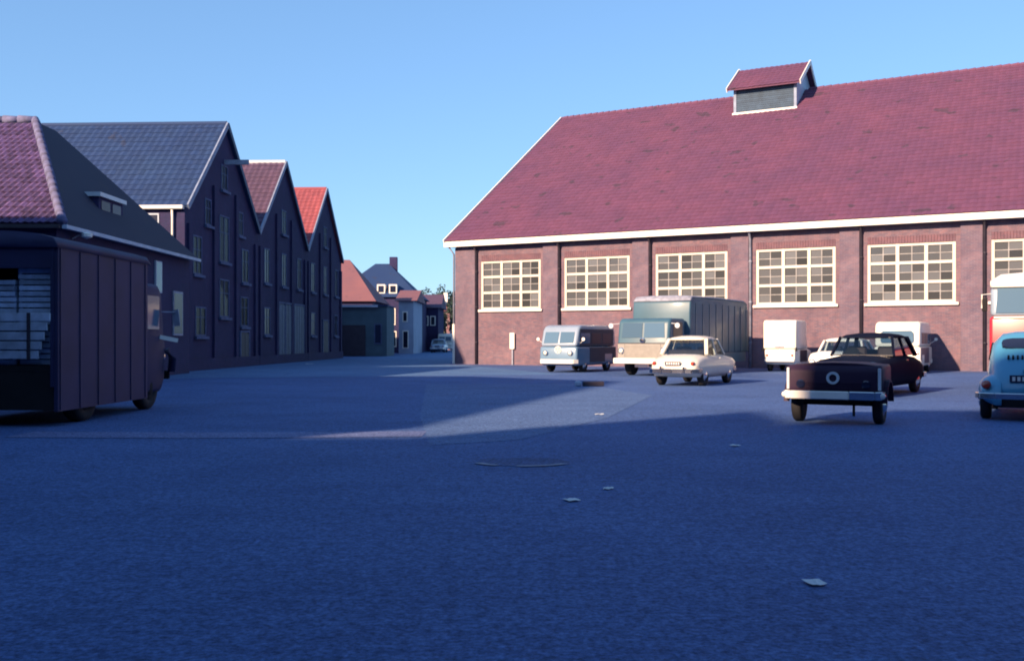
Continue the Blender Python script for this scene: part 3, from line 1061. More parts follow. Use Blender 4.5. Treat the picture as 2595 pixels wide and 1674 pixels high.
def ring12(y, zb, zt, hb, hm, ht):
    h = zt - zb
    rt = [(0, zb), (hb, zb), (hm * 0.985, zb + 0.2 * h), (hm, zb + 0.48 * h), (hm * 0.985, zb + 0.72 * h), (ht, zt - 0.07 * h - 0.015), (ht * 0.6, zt - 0.008), (0, zt)]
    lf = [(-x, z) for x, z in rt[-2:0:-1]]
    return [(x, y, z) for x, z in rt + lf]


def arches(ys, r, hw):
    m = MB()
    for y, rr in ys:
        for s in (-1, 1):
            m.lathe([(rr, -0.16), (rr, 0.16)], (s * (hw - 0.06), y, r), (1, 0, 0), 20)
    return m


def sedan(name, label, cat, loc, rz, body_mat, roof_mat=None, L=4.2, W=1.6, zroof=1.46, belt=0.92, hood=0.86, trunk=0.84, cab=(0.30, 0.78), group=None,
          grille=None, lamp_z=0.62, emblem=False, rear_plate=False, seats=True, detail=True, wr=0.32):
    """saloon car: front faces local -y. cab = fractions of the length for the foot of windscreen and rear window"""
    c = empty(name, loc, rz)
    tag(c, label, cat, group)
    roof_mat = roof_mat or body_mat
    hw = W / 2
    y0, y1 = -L / 2, L / 2
    zb = 0.24
    yf, yr = y0 + cab[0] * L, y0 + cab[1] * L
    st = []
    for t, zbt, zt, k in ((0.0, 0.40, hood - 0.20, 0.80), (0.012, 0.34, hood - 0.10, 0.90), (0.04, 0.30, hood - 0.03, 0.95), (0.12, zb, hood + 0.01, 0.985),
                          (cab[0] - 0.05, zb, belt - 0.02, 1.0), (cab[0] + 0.04, zb, belt, 1.0), (0.5, zb, belt, 1.0), (cab[1] - 0.02, zb, belt - 0.01, 1.0), (cab[1] + 0.06, zb, trunk + 0.03, 0.985),
                          (0.93, 0.28, trunk - 0.04, 0.95), (0.98, 0.33, trunk - 0.14, 0.89), (1.0, 0.40, trunk - 0.26, 0.80)):
        st.append(ring12(y0 + t * L, zbt, zt, hw * k * 0.90, hw * k, hw * k * 0.90))
    b = MB().loft(st).build('body', body_mat, c, smooth=True)
    ya, yb = y0 + 0.19 * L, y0 + 0.80 * L
    cut(b, arches(((ya, wr + 0.055), (yb, wr + 0.055)), wr, hw))
    for y in (ya, yb):
        for s in (-1, 1):
            wheel(c, s * (hw - 0.13), y, wr)
    # greenhouse
    hb, ht = hw * 0.90, hw * 0.74
    zr = zroof - 0.09
    yfr, yrr = yf + 0.34, yr - 0.36
    ym = (yf + yr) / 2
    for s in (-1, 1):
        MB().beam((s * hb, yf, belt - 0.03), (s * ht, yfr, zr), 0.055, 0.055).build('pillar', body_mat, c)
        MB().beam((s * hb, yr, belt - 0.03), (s * ht, yrr, zr), 0.10, 0.07).build('pillar', body_mat, c)
        MB().beam((s * (hb + 0.005), ym, belt - 0.03), (s * ht, ym - 0.02, zr), 0.05, 0.06).build('pillar', body_mat, c)
    rf_ = []
    for t, dz, kk in ((0, 0.0, 0.86), (0.03, 0.035, 0.95), (0.12, 0.062, 1.0), (0.35, 0.085, 1.03), (0.65, 0.085, 1.03), (0.9, 0.055, 0.99), (0.975, 0.03, 0.93), (1.0, 0.0, 0.84)):
        y = (yfr - 0.05) + t * (yrr + 0.10 - yfr + 0.05)
        h_ = ht * kk
        up_ = [(h_, zr - 0.02), (h_ + 0.01, zr + 0.012), (h_ * 0.86, zr + 0.02 + dz * 0.55), (h_ * 0.5, zr + 0.022 + dz * 0.9), (0, zr + 0.025 + dz)]
        rg = up_ + [(-x, z) for x, z in up_[-2::-1]] + [(-h_ * 0.9, zr - 0.028), (h_ * 0.9, zr - 0.028)]
        rf_.append([(x, y, z) for x, z in rg])
    MB().loft(rf_).build('roof', roof_mat, c, smooth=True)

    def gl(nm, p):
        MB().add(p, [(0, 1, 2, 3)]).build(nm, M_cglass, c)
    gl('windscreen', [(-hb + 0.03, yf + 0.01, belt - 0.02), (hb - 0.03, yf + 0.01, belt - 0.02), (ht - 0.03, yfr, zr - 0.01), (-ht + 0.03, yfr, zr - 0.01)])
    gl('rear_window', [(-hb + 0.05, yr - 0.01, belt - 0.02), (hb - 0.05, yr - 0.01, belt - 0.02), (ht - 0.05, yrr, zr - 0.01), (-ht + 0.05, yrr, zr - 0.01)])
    for s in (-1, 1):
        gl('side_window', [(s * hb, yf + 0.04, belt - 0.02), (s * hb, ym - 0.04, belt - 0.02), (s * ht, ym - 0.05, zr - 0.01), (s * ht, yfr + 0.03, zr - 0.01)])
        gl('side_window', [(s * hb, ym + 0.04, belt - 0.02), (s * hb, yr - 0.06, belt - 0.02), (s * ht, yrr - 0.05, zr - 0.01), (s * ht, ym + 0.02, zr - 0.01)])
    if seats:
        for x in (-hw * 0.45, hw * 0.45):
            bx('seat', M_seat, c, x - 0.24, x + 0.24, ym - 0.20, ym - 0.05, belt - 0.2, belt + 0.20, bevel=0.04)
        bx('seat', M_seat, c, -hw * 0.75, hw * 0.75, yr - 0.34, yr - 0.20, belt - 0.2, belt + 0.12, bevel=0.04)
        sw = MB().lathe([(0.18, -0.012), (0.195, 0), (0.18, 0.012), (0.165, 0)], (-hw * 0.45 if rz < 90 else hw * 0.45, yf + 0.42, belt + 0.02), (0, -0.85, 0.5), 14)
        sw.build('steering_wheel', M_under, c)
    if not detail:
        return c
    # bright window and waist trim
    MB().beam((-ht + 0.02, yfr - 0.03, zr - 0.01), (ht - 0.02, yfr - 0.03, zr - 0.01), 0.022, 0.03).build('trim', M_chrome, c)
    MB().beam((-hb + 0.02, yf - 0.02, belt - 0.01), (hb - 0.02, yf - 0.02, belt - 0.01), 0.025, 0.03).build('trim', M_chrome, c)
    # bumpers
    for yy, sgn in ((y0, -1), (y1, 1)):
        bp = MB()
        pts = [(-hw * 0.97, yy - sgn * 0.40, 0.44), (-hw * 0.95, yy - sgn * 0.06, 0.44), (-hw * 0.75, yy + sgn * 0.06, 0.44), (0, yy + sgn * 0.09, 0.44), (hw * 0.75, yy + sgn * 0.06, 0.44), (hw * 0.95, yy - sgn * 0.06, 0.44), (hw * 0.97, yy - sgn * 0.40, 0.44)]
        for p, q in zip(pts[:-1], pts[1:]):
            bp.beam(p, q, 0.045, 0.13)
        bo = bp.build('bumper', M_chrome, c, bevel=0.012)
        for s in (-0.45, 0.45):
            bx('overrider', M_chrome, bo, s * hw - 0.035, s * hw + 0.035, yy + sgn * 0.085 - 0.04, yy + sgn * 0.085 + 0.04, 0.36, 0.58, bevel=0.02)
    # lamps
    for s in (-1, 1):
        hl = MB().lathe([(0.115, 0.10), (0.115, 0.0), (0.095, -0.02)], (s * hw * 0.74, y0 - 0.02, lamp_z), (0, 1, 0), 16).build('headlamp', M_chrome, c, smooth=False)
        MB().lathe([(0.09, -0.022), (0.07, -0.04), (0.004, -0.05)], (s * hw * 0.74, y0 - 0.02, lamp_z), (0, 1, 0), 16).build('lens', M_lamp, hl, smooth=True)
        MB().lathe([(0.055, -0.10), (0.055, 0.0), (0.04, 0.025), (0.004, 0.03)], (s * hw * 0.76, y1 + 0.01, 0.66), (0, 1, 0), 12).build('tail_lamp', M_red, c)
    # grille
    gm = MB()
    for k in range(6):
        z = 0.50 + k * 0.042
        gm.box(-hw * 0.45, hw * 0.45, y0 - 0.03, y0 + 0.03, z, z + 0.018)
    gm.build('grille', grille or M_chrome, c)
    # plates
    for yy, sgn in ((y0, -1), (y1, 1)):
        z = 0.34 if sgn < 0 else 0.60
        ya_ = yy + sgn * (0.10 if sgn < 0 else 0.03)
        po = bx('number_plate', M_plate, c, -0.24, 0.24, min(ya_, ya_ + sgn * 0.012), max(ya_, ya_ + sgn * 0.012), z, z + 0.11)
        if sgn > 0 and rear_plate:
            rnp = random.Random(len(label))
            for k in range(6):
                x = -0.20 + k * 0.07
                bx('plate_mark', M_mark, po, x, x + 0.04, ya_ + 0.013, ya_ + 0.016, z + 0.025, z + 0.085)
    for s in (-1, 1):
        bx('door_handle', M_chrome, c, s * (hw + 0.012) - 0.012, s * (hw + 0.012) + 0.012, ym - 0.20, ym - 0.06, belt - 0.14, belt - 0.115)
    if emblem:
        MB().lathe([(0.10, -0.0), (0.10, -0.02), (0.065, -0.02), (0.065, 0.0)], (0, y0 - 0.02, 0.74), (0, 1, 0), 18).build('emblem', M_chrome, c)
    return c


def prof_body(name, mat, par, prof, hw, bevel, seg=3, smooth=True):
    return MB().prism(prof, 0, -hw, hw).build(name, mat, par, bevel=bevel, seg=seg, smooth=smooth, ang=20)


P_black = paint('black_paint', (0.006, 0.009, 0.024), 0.1, 0.6, 0.0, 0.015)
P_maroon = paint('maroon_paint', (0.036, 0.020, 0.045), 0.1, 0.5, 0.0, 0.12)
P_ivory = paint('ivory_paint', (0.68, 0.64, 0.55))
P_whitec = paint('white_car_paint', (0.80, 0.78, 0.70))
P_blue = paint('blue_paint', (0.07, 0.30, 0.48))
P_grey = paint('blue_grey_paint', (0.13, 0.225, 0.34), 0.1)
P_greyw = paint('pale_grey_paint_van', (0.25, 0.32, 0.42), 0.08)
P_dgrey = paint('dark_grey_paint', (0.025, 0.050, 0.085), 0.1, 0.4, 0.0, 0.15)
P_teal = paint('grey_teal_paint', (0.048, 0.115, 0.170), 0.12, 0.45, 0.1)
P_navy = paint('navy_paint', (0.03, 0.045, 0.10))
P_red = paint('bus_red_paint', (0.42, 0.020, 0.042))
P_beigegr = plain('beige_grille', (0.27, 0.26, 0.25), 0.5, 0.1, 5)
P_cyan = paint('turquoise_paint', (0.10, 0.36, 0.42))

# --- grey split-screen van
def bus_van(name, label, loc, rz, low_mat, up_mat, H_=1.95, W_=1.70, L_=4.2, front=True, side_mat=None, side_up=None):
    v = empty(name, loc, rz)
    tag(v, label, 'van')
    hw = W_ / 2
    y0, y1 = -L_ / 2, L_ / 2
    zs = 1.06
    low = [(y0 + 0.04, 0.36), (y0, 0.55), (y0 + 0.03, zs), (y1 - 0.04, zs), (y1, 0.62), (y1 - 0.03, 0.40), (y1 - 0.2, 0.28), (y0 + 0.2, 0.28)]
    b = prof_body('body', low_mat, v, low, hw, 0.10)
    cut(b, arches(((y0 + 0.85, 0.38), (y1 - 0.90, 0.38)), 0.32, hw))
    up = [(y0 + 0.03, zs + 0.004), (y0 + 0.12, 1.36), (y0 + 0.26, H_ - 0.20), (y0 + 0.42, H_ - 0.05), (y0 + 0.7, H_), (y1 - 0.45, H_), (y1 - 0.22, H_ - 0.06), (y1 - 0.10, H_ - 0.25), (y1 - 0.05, zs + 0.004)]
    u = prof_body('upper_body', up_mat, v, up, hw - 0.03, 0.13)
    for y in (y0 + 0.85, y1 - 0.90):
        for s in (-1, 1):
            wheel(v, s * (hw - 0.12), y, 0.32, 0.16)
    # two windscreen halves on the raked front
    for s in (-1, 1):
        a, c = 0.04, hw - 0.17
        fm = MB()
        z0_, z1_ = 1.20, 1.66
        def py(z):
            return y0 + 0.03 + (z - zs) * 0.30 if z < 1.36 else y0 + 0.12 + (z - 1.36) * 0.356
        pts = [(s * a, py(z0_) - 0.018, z0_), (s * c, py(z0_) - 0.018, z0_), (s * (c - 0.02), py(z1_) - 0.018, z1_), (s * a, py(z1_) - 0.018, z1_)]
        back = [(x, y + 0.05, z) for x, y, z in pts]
        fm.add(pts + back, [(0, 1, 2, 3), (4, 7, 6, 5), (0, 4, 5, 1), (1, 5, 6, 2), (2, 6, 7, 3), (3, 7, 4, 0)])
        fm.build('windscreen', M_vglass, v)
    # side windows
    for s in (-1, 1):
        if side_up:
            bx('upper_panel', side_up, v, s * (hw - 0.03) - 0.008, s * (hw - 0.03) + 0.008, y0 + 0.36, y1 - 0.34, 1.10, H_ - 0.17)
        for k in range(3):
            ya = y0 + 0.42 + k * 1.12
            yb = ya + 0.95
            wz0, wz1 = 1.18, 1.62
            bx('side_window', M_dpane if k else M_vglass, v, s * (hw - 0.03) - 0.012, s * (hw - 0.03) + 0.012, ya, yb, wz0, wz1, bevel=0.01)
    if side_mat:
        for s in (-1, 1):
            bx('side_panel', side_mat, v, s * hw - 0.008, s * hw + 0.008, y0 + 1.28, y1 - 1.33, 0.40, 1.02)
            bx('side_panel', side_mat, v, s * hw - 0.008, s * hw + 0.008, y1 - 0.48, y1 - 0.12, 0.48, 1.02)
            bx('side_panel', side_mat, v, s * hw - 0.008, s * hw + 0.008, y1 - 1.326, y1 - 0.484, 0.74, 1.02)
    # rear window and hatch
    rw = MB()
    rw.prism([(-0.58, 1.22), (0.58, 1.22), (0.62, 1.30), (0.60, 1.62), (0.52, 1.70), (-0.52, 1.70), (-0.60, 1.62), (-0.62, 1.30)], 1, y1 - 0.10, y1 - 0.045 + 0.03)
    rw.build('rear_window', M_vglass, v)
    bx('rear_lid', low_mat, v, -0.50, 0.50, y1 - 0.03, y1 + 0.008, 0.58, 1.0, bevel=0.03)
    for sgn, yy in ((-1, y0), (1, y1)):
        bp = MB()
        pts = [(-hw * 1.0, yy - sgn * 0.12, 0.45), (-hw * 0.85, yy + sgn * 0.09, 0.45), (hw * 0.85, yy + sgn * 0.09, 0.45), (hw * 1.0, yy - sgn * 0.12, 0.45)]
        for p, q in zip(pts[:-1], pts[1:]):
            bp.beam(p, q, 0.05, 0.17)
        bp.build('bumper', M_white, v, bevel=0.01)
    for s in (-1, 1):
        hl = MB().lathe([(0.115, 0.05), (0.115, -0.03), (0.095, -0.045)], (s * 0.56, y0 + 0.0, 0.80), (0, 1, 0), 16).build('headlamp', M_chrome, v)
        MB().lathe([(0.09, -0.047), (0.06, -0.07), (0.004, -0.078)], (s * 0.56, y0 + 0.0, 0.80), (0, 1, 0), 16).build('lens', M_lamp, hl, smooth=True)
        MB().lathe([(0.05, -0.02), (0.05, 0.03), (0.004, 0.04)], (s * (hw - 0.12), y1 - 0.01, 0.82), (0, 1, 0), 12).build('tail_lamp', M_red, v)
        ar = MB().tube([(s * hw, y0 + 0.35, 1.2), (s * (hw + 0.16), y0 + 0.25, 1.32)], 0.012, 6)
        ar.lathe([(0.07, -0.01), (0.07, 0.02), (0.01, 0.035)], (s * (hw + 0.18), y0 + 0.25, 1.36), (0, -1, 0), 12)
        ar.build('mirror', M_white, v)
    if front:
        em = MB().lathe([(0.15, -0.0), (0.15, -0.025), (0.125, -0.025), (0.125, 0.0)], (0, y0 + 0.02, 0.93), (0, 1, 0), 20)
        yy = y0 - 0.0
        em.beam((-0.06, yy, 1.04), (0, yy, 0.95), 0.02, 0.022)
        em.beam((0.06, yy, 1.04), (0, yy, 0.95), 0.02, 0.022)
        em.beam((-0.11, yy, 0.97), (-0.05, yy, 0.83), 0.02, 0.022)
        em.beam((0.11, yy, 0.97), (0.05, yy, 0.83), 0.02, 0.022)
        em.beam((-0.05, yy, 0.83), (0, yy, 0.91), 0.02, 0.022)
        em.beam((0.05, yy, 0.83), (0, yy, 0.91), 0.02, 0.022)
        em.build('emblem', M_white, v)
    return v


bus_van('delivery_van', 'grey-blue van with split windscreen and white bumper, facing out', (2.88, 42.55, 0), -28.5, P_grey, P_greyw, side_mat=P_dgrey, side_up=P_dgrey)
bus_van('passenger_van', 'white van with rounded rear window, dark blue lower sides', (16.2, 41.15, 0), 151.5, P_whitec, P_whitec, H_=2.06, W_=1.74, front=False, side_mat=P_navy)

# --- small tall white panel van, rear to the camera
pv = empty('panel_van', (11.98, 43.1, 0), 151.5)
tag(pv, 'small tall white panel van parked tail-on beside the truck', 'van')
hw, L_ = 0.68, 3.3
y0, y1 = -L_ / 2, L_ / 2
b = prof_body('cargo_box', P_whitec, pv, [(y0 + 1.35, 0.95), (y1, 0.95), (y1, 2.08), (y1 - 0.12, 2.16), (y0 + 1.45, 2.16), (y0 + 1.30, 2.0)], hw, 0.05, 2)
b2 = prof_body('lower_body', P_whitec, pv, [(y0 + 0.05, 0.40), (y0, 0.60), (y0 + 0.1, 0.86), (y0 + 0.8, 0.95), (y0 + 1.34, 0.94), (y1 - 0.02, 0.94), (y1, 0.42), (y1 - 0.2, 0.30), (y0 + 0.2, 0.30)], hw - 0.05, 0.05, 2)
cut(b2, arches(((y0 + 0.6, 0.34), (y1 - 0.55, 0.34)), 0.29, hw - 0.05))
cb_ = prof_body('cab', P_whitec, pv, [(y0 + 0.62, 0.955), (y0 + 0.95, 1.48), (y0 + 1.1, 1.55), (y0 + 1.32, 1.56), (y0 + 1.32, 0.955)], hw - 0.08, 0.05, 2)
for s in (-1, 1):
    bx('side_band', P_navy, pv, s * (hw - 0.05) - 0.006, s * (hw - 0.05) + 0.012 * s + 0.006 * (1 if s < 0 else 1), y0 + 0.95, y1 - 0.95, 0.40, 0.90)
    bx('cab_window', M_vglass, pv, s * (hw - 0.08) - 0.01, s * (hw - 0.08) + 0.01, y0 + 0.98, y0 + 1.26, 1.05, 1.45)
    bx('rear_door', P_whitec, pv, min(s * 0.012, s * (hw - 0.06)), max(s * 0.012, s * (hw - 0.06)), y1 + 0.002, y1 + 0.024, 1.0, 2.02, bevel=0.008)
    bx('hinge', M_under, pv, s * (hw + 0.015) - 0.03, s * (hw + 0.015) + 0.03, y1 - 0.02, y1 + 0.05, 0.86, 1.02)
    MB().lathe([(0.05, -0.02), (0.05, 0.03), (0.004, 0.04)], (s * 0.52, y1, 0.70), (0, 1, 0), 12).build('tail_lamp', M_red, pv)
    for y in (y0 + 0.6, y1 - 0.55):
        wheel(pv, s * (hw - 0.16), y, 0.29, 0.14)
bx('door_handle', M_stone, pv, -0.20, 0.20, y1 + 0.026, y1 + 0.06, 1.02, 1.06)
bx('bumper', M_white, pv, -0.62, 0.62, y1 + 0.002, y1 + 0.08, 0.42, 0.53, bevel=0.02)

# --- box truck
tk = empty('box_truck', (4.8 + 4.35 * 0.5225, 36.7 + 4.35 * 0.8526, 0), -31.5)
tag(tk, 'grey-teal box truck with pale grille and white bumper facing the yard', 'truck')
L_ = 8.7
y0, y1 = -L_ / 2, L_ / 2
cabp = [(y0 + 0.02, 0.55), (y0, 1.05), (y0 + 0.05, 1.30), (y0 + 0.16, 2.02), (y0 + 0.34, 2.14), (y0 + 1.65, 2.14), (y0 + 1.65, 0.55)]
prof_body('cab', P_teal, tk, cabp, 1.03, 0.10)
fr = MB()
fr.box(-0.45, -0.30, y0 + 0.3, y1 - 0.3, 0.55, 0.78)
fr.box(0.30, 0.45, y0 + 0.3, y1 - 0.3, 0.55, 0.78)
for k in range(6):
    fr.box(-0.29, 0.29, y0 + 1.0 + k * 1.4, y0 + 1.12 + k * 1.4, 0.58, 0.74)
fr.build('chassis', M_under, tk)
bw = 1.18
boxp = [(y0 + 1.75, 0.82), (y0 + 1.75, 2.35), (y0 + 1.80, 2.78), (y0 + 1.98, 2.96), (y1 - 0.55, 2.98), (y1 - 0.22, 2.86), (y1 - 0.05, 2.55), (y1, 0.82)]
prof_body('cargo_box', P_teal, tk, boxp, bw, 0.05, 2)
bx('side_skirt', P_teal, tk, bw - 0.06, bw - 0.02, y0 + 2.0, y1 - 0.4, 0.42, 0.818)
bx('side_skirt', P_teal, tk, -bw + 0.02, -bw + 0.06, y0 + 2.0, y1 - 0.4, 0.42, 0.818)
rp_ = []
for t, z in ((y0 + 1.80, 2.88), (y0 + 2.0, 3.02), (0, 3.05), (y1 - 0.6, 3.03), (y1 - 0.25, 2.92)):
    rp_.append([(-bw - 0.02, t, z - 0.07), (-bw + 0.06, t, z - 0.01), (-0.5, t, z + 0.02), (0.5, t, z + 0.02), (bw - 0.06, t, z - 0.01), (bw + 0.02, t, z - 0.07)])
MB().loft(rp_).build('box_roof', M_stone, tk, smooth=True)
for k in range(9):
    y = y0 + 2.3 + k * 0.75
    if y < y1 - 0.2:
        bx('rib', P_teal, tk, bw + 0.002, bw + 0.022, y, y + 0.05, 0.84, 2.75)
for s in (-1, 1):
    a, c_ = 0.04, 0.86
    pts = [(s * a, y0 + 0.05, 1.42), (s * c_, y0 + 0.05, 1.42), (s * (c_ - 0.04), y0 + 0.133, 1.96), (s * a, y0 + 0.133, 1.96)]
    bk = [(x, y + 0.06, z) for x, y, z in pts]
    MB().add(pts + bk, [(0, 1, 2, 3), (4, 7, 6, 5), (0, 4, 5, 1), (1, 5, 6, 2), (2, 6, 7, 3), (3, 7, 4, 0)]).build('windscreen', M_vglass, tk)
    bx('door_window', M_dpane, tk, s * 1.03 - 0.012, s * 1.03 + 0.012, y0 + 0.45, y0 + 1.35, 1.42, 1.98)
    hl = MB().lathe([(0.13, 0.06), (0.13, -0.03), (0.105, -0.045)], (s * 0.84, y0 - 0.0, 0.93), (0, 1, 0), 16).build('headlamp', M_chrome, tk)
    MB().lathe([(0.10, -0.047), (0.07, -0.075), (0.004, -0.085)], (s * 0.84, y0 - 0.0, 0.93), (0, 1, 0), 16).build('lens', M_lamp, hl, smooth=True)
    mr = MB().tube([(s * 1.0, y0 + 0.3, 1.95), (s * 1.30, y0 + 0.12, 1.92)], 0.014, 6)
    mr.lathe([(0.09, -0.012), (0.10, 0.0), (0.085, 0.03), (0.01, 0.045)], (s * 1.33, y0 + 0.12, 1.86), (0, 1, 0), 14)
    mr.build('mirror', M_zinc, tk)
    for y, x in ((y0 + 0.95, 0.86), (y1 - 2.2, 0.80)):
        wheel(tk, s * x, y, 0.42, 0.24, M_stone)
gr = MB()
for k in range(6):
    gr.box(-0.70, 0.70, y0 - 0.03, y0 + 0.03, 0.74 + k * 0.072, 0.74 + k * 0.072 + 0.045)
gr.box(-0.74, -0.70, y0 - 0.035, y0 + 0.03, 0.72, 1.18)
gr.box(0.70, 0.74, y0 - 0.035, y0 + 0.03, 0.72, 1.18)
gr.build('grille', P_beigegr, tk)
bx('grille_panel', P_beigegr, tk, -0.98, 0.98, y0 - 0.012, y0 + 0.05, 0.64, 1.19)
bx('trim', M_pipe, tk, -1.0, 1.0, y0 - 0.02, y0 + 0.06, 1.195, 1.225)
MB().lathe([(0.10, 0.0), (0.10, -0.03), (0.07, -0.045), (0.004, -0.05)], (0, y0 + 0.02, 1.32), (0, 1, 0), 18).build('emblem', M_chrome, tk)
bp = MB()
bp.beam((-1.12, y0 - 0.10, 0.56), (1.12, y0 - 0.10, 0.56), 0.06, 0.20)
bp.build('bumper', M_white, tk, bevel=0.015)
bx('number_plate', M_plate, tk, -0.25, 0.25, y0 - 0.10, y0 - 0.07, 0.33, 0.45)

# --- saloon cars
sedan('ivory_saloon', 'ivory saloon car seen from behind, parked before the truck', 'car', (5.58, 30.4, 0), 151.5, P_ivory, L=3.95, W=1.52, zroof=1.45, belt=0.93, hood=0.84, trunk=0.88, cab=(0.31, 0.76), rear_plate=True)
sedan('black_saloon', 'black saloon car with slim pillars and chrome trim, facing the yard', 'car', (9.0, 24.9, 0), -35, P_black, L=4.5, W=1.66, zroof=1.50, belt=0.98, hood=0.92, trunk=0.88, cab=(0.31, 0.77), lamp_z=0.72)
sedan('white_saloon', 'white saloon car half hidden behind the black saloon', 'car', (11.0, 32.9, 0), -30, P_whitec, L=4.1, W=1.56, zroof=1.40, belt=0.94, hood=0.98, trunk=0.84, cab=(0.33, 0.78))
sedan('turquoise_car', 'small turquoise car far down the street', 'car', (-9.3, 118, 0), -5, P_cyan, L=3.8, W=1.5, zroof=1.4, belt=0.9, seats=False, group='cars far down the street')
sedan('grey_car', 'pale grey car parked before the white house', 'car', (-7.6, 104, 0), 178, P_greyw, L=4.0, W=1.55, zroof=1.4, belt=0.9, seats=False, group='cars far down the street')
bus_van('cream_van', 'cream van at the street end beside the hall corner', (-7.25, 112, 0), -4, P_ivory, P_ivory, H_=2.0, front=False)

# --- small box trailer in front, tail to the camera
rc = empty('box_trailer', (5.36, 16.30, 0), -28)
tag(rc, 'low dark boxy trailer with ring emblem and pale bumper before the black saloon', 'trailer')
L_, W_ = 1.15, 1.46
hw = W_ / 2
y0, y1 = -L_ / 2, L_ / 2
bodyp = [(y0 + 0.05, 0.42), (y0, 0.56), (y0 + 0.02, 0.86), (y0 + 0.10, 0.94), (y1 - 0.12, 0.95), (y1 - 0.03, 0.90), (y1, 0.45)]
b = prof_body('body', P_maroon, rc, bodyp, hw, 0.035, 2)
cut(b, arches(((y0 + 0.50, 0.36),), 0.31, hw))
lid = MB()
lid.loft([[(-hw + 0.05, y, z), (-hw * 0.5, y, z + 0.035), (0, y, z + 0.045), (hw * 0.5, y, z + 0.035), (hw - 0.05, y, z), (0, y, z - 0.02)] for y, z in ((y0 + 0.12, 0.935), (y0 + 0.5, 0.945), (y1 - 0.14, 0.945))])
lid.build('lid', P_maroon, rc)
for s in (-1, 1):
    wheel(rc, s * (hw - 0.10), y0 + 0.52, 0.31, 0.15)
    mg = MB()
    rings = []
    for k in range(9):
        a_ = math.pi * (0.03 + 0.94 * k / 8)
        yy, zz = y0 + 0.52 - math.cos(a_) * 0.37, 0.31 + math.sin(a_) * 0.37
        yo, zo = y0 + 0.52 - math.cos(a_) * 0.40, 0.31 + math.sin(a_) * 0.40
        rings.append([(s * (hw - 0.02), yy, zz), (s * (hw + 0.07), yy, zz), (s * (hw + 0.07), yo, zo), (s * (hw - 0.02), yo, zo)])
    mg.loft(rings)
    mg.build('mudguard', P_maroon, rc)
    bx('corner_trim', M_zinc, rc, s * (hw - 0.03) - 0.022, s * (hw - 0.03) + 0.022, y0 - 0.012, y0 + 0.03, 0.55, 0.90, bevel=0.008)
    MB().lathe([(0.045, 0.04), (0.045, -0.02), (0.03, -0.035), (0.004, -0.04)], (s * (hw + 0.02), y0 - 0.03, 0.47), (0, 1, 0), 12).build('tail_lamp', M_lamp, rc)
    MB().lathe([(0.07, 0.02), (0.07, -0.012), (0.05, -0.02), (0.004, -0.022)], (s * 0.50, y0 + 0.0, 0.64), (0, 1, 0), 14).build('reflector', M_bglass, rc)
MB().lathe([(0.10, 0.03), (0.10, -0.02), (0.06, -0.02), (0.06, 0.03)], (0, y0 + 0.0, 0.74), (0, 1, 0), 20).build('emblem', M_zinc, rc)
for k in range(3):
    bx('rib', P_maroon, rc, -0.58, 0.58, y0 - 0.006, y0 + 0.03, 0.58 + k * 0.035, 0.598 + k * 0.035)
bp = MB()
pts = [(-hw * 1.03, y0 + 0.14, 0.47), (-hw * 1.0, y0 - 0.03, 0.47), (-hw * 0.88, y0 - 0.10, 0.47), (hw * 0.35, y0 - 0.10, 0.47)]
for p, q in zip(pts[:-1], pts[1:]):
    bp.beam(p, q, 0.045, 0.13)
bp.build('bumper', M_white, rc, bevel=0.012)  # white only along the left, where the sun catches the bumper
bp = MB()
pts = [(hw * 0.352, y0 - 0.10, 0.47), (hw * 0.88, y0 - 0.10, 0.47), (hw * 1.0, y0 - 0.03, 0.47), (hw * 1.03, y0 + 0.14, 0.47)]
for p, q in zip(pts[:-1], pts[1:]):
    bp.beam(p, q, 0.045, 0.13)
bp.build('bumper_shaded_part', M_chrome, rc, bevel=0.012)  # rest of the same bumper, other material for its shaded part
ch = MB()
ch.beam((-0.5, y0 + 0.1, 0.38), (-0.5, y1 - 0.1, 0.38), 0.06, 0.08)
ch.beam((0.5, y0 + 0.1, 0.38), (0.5, y1 - 0.1, 0.38), 0.06, 0.08)
ch.beam((-0.62, y0 + 0.52, 0.31), (0.62, y0 + 0.52, 0.31), 0.06, 0.06)
ch.beam((-0.5, y1 - 0.15, 0.38), (0, y1 + 0.95, 0.42), 0.05, 0.06)
ch.beam((0.5, y1 - 0.15, 0.38), (0, y1 + 0.95, 0.42), 0.05, 0.06)
ch.beam((-0.5, y0 + 0.2, 0.38), (0.5, y0 + 0.2, 0.38), 0.06, 0.08)
ch.build('chassis', M_under, rc)
MB().beam((0, y1 + 0.85, 0.42), (0, y1 + 0.85, 0.0), 0.04, 0.04).build('prop_stand', M_under, rc)

# --- blue rounded car at the frame edge, rear to the camera
bc = empty('rounded_car', (9.32, 17.95, 0), 151.5)
tag(bc, 'bright blue round-backed car with chrome bumper, cut by the frame edge', 'car')
L_, W_ = 4.0, 1.54
hw = W_ / 2
y0, y1 = -L_ / 2, L_ / 2


def bring(y, zb, zt, k, kt):
    h = zt - zb
    rt = [(0, zb), (hw * k * 0.85, zb), (hw * k, zb + 0.15 * h), (hw * k * 1.0, zb + 0.38 * h), (hw * (k * 0.6 + kt * 0.4), zb + 0.60 * h), (hw * kt, zb + 0.82 * h), (hw * kt * 0.72, zt - 0.035 * h), (hw * kt * 0.36, zt - 0.006), (0, zt)]
    return [(x, y, z) for x, z in rt + [(-x, z) for x, z in rt[-2:0:-1]]]


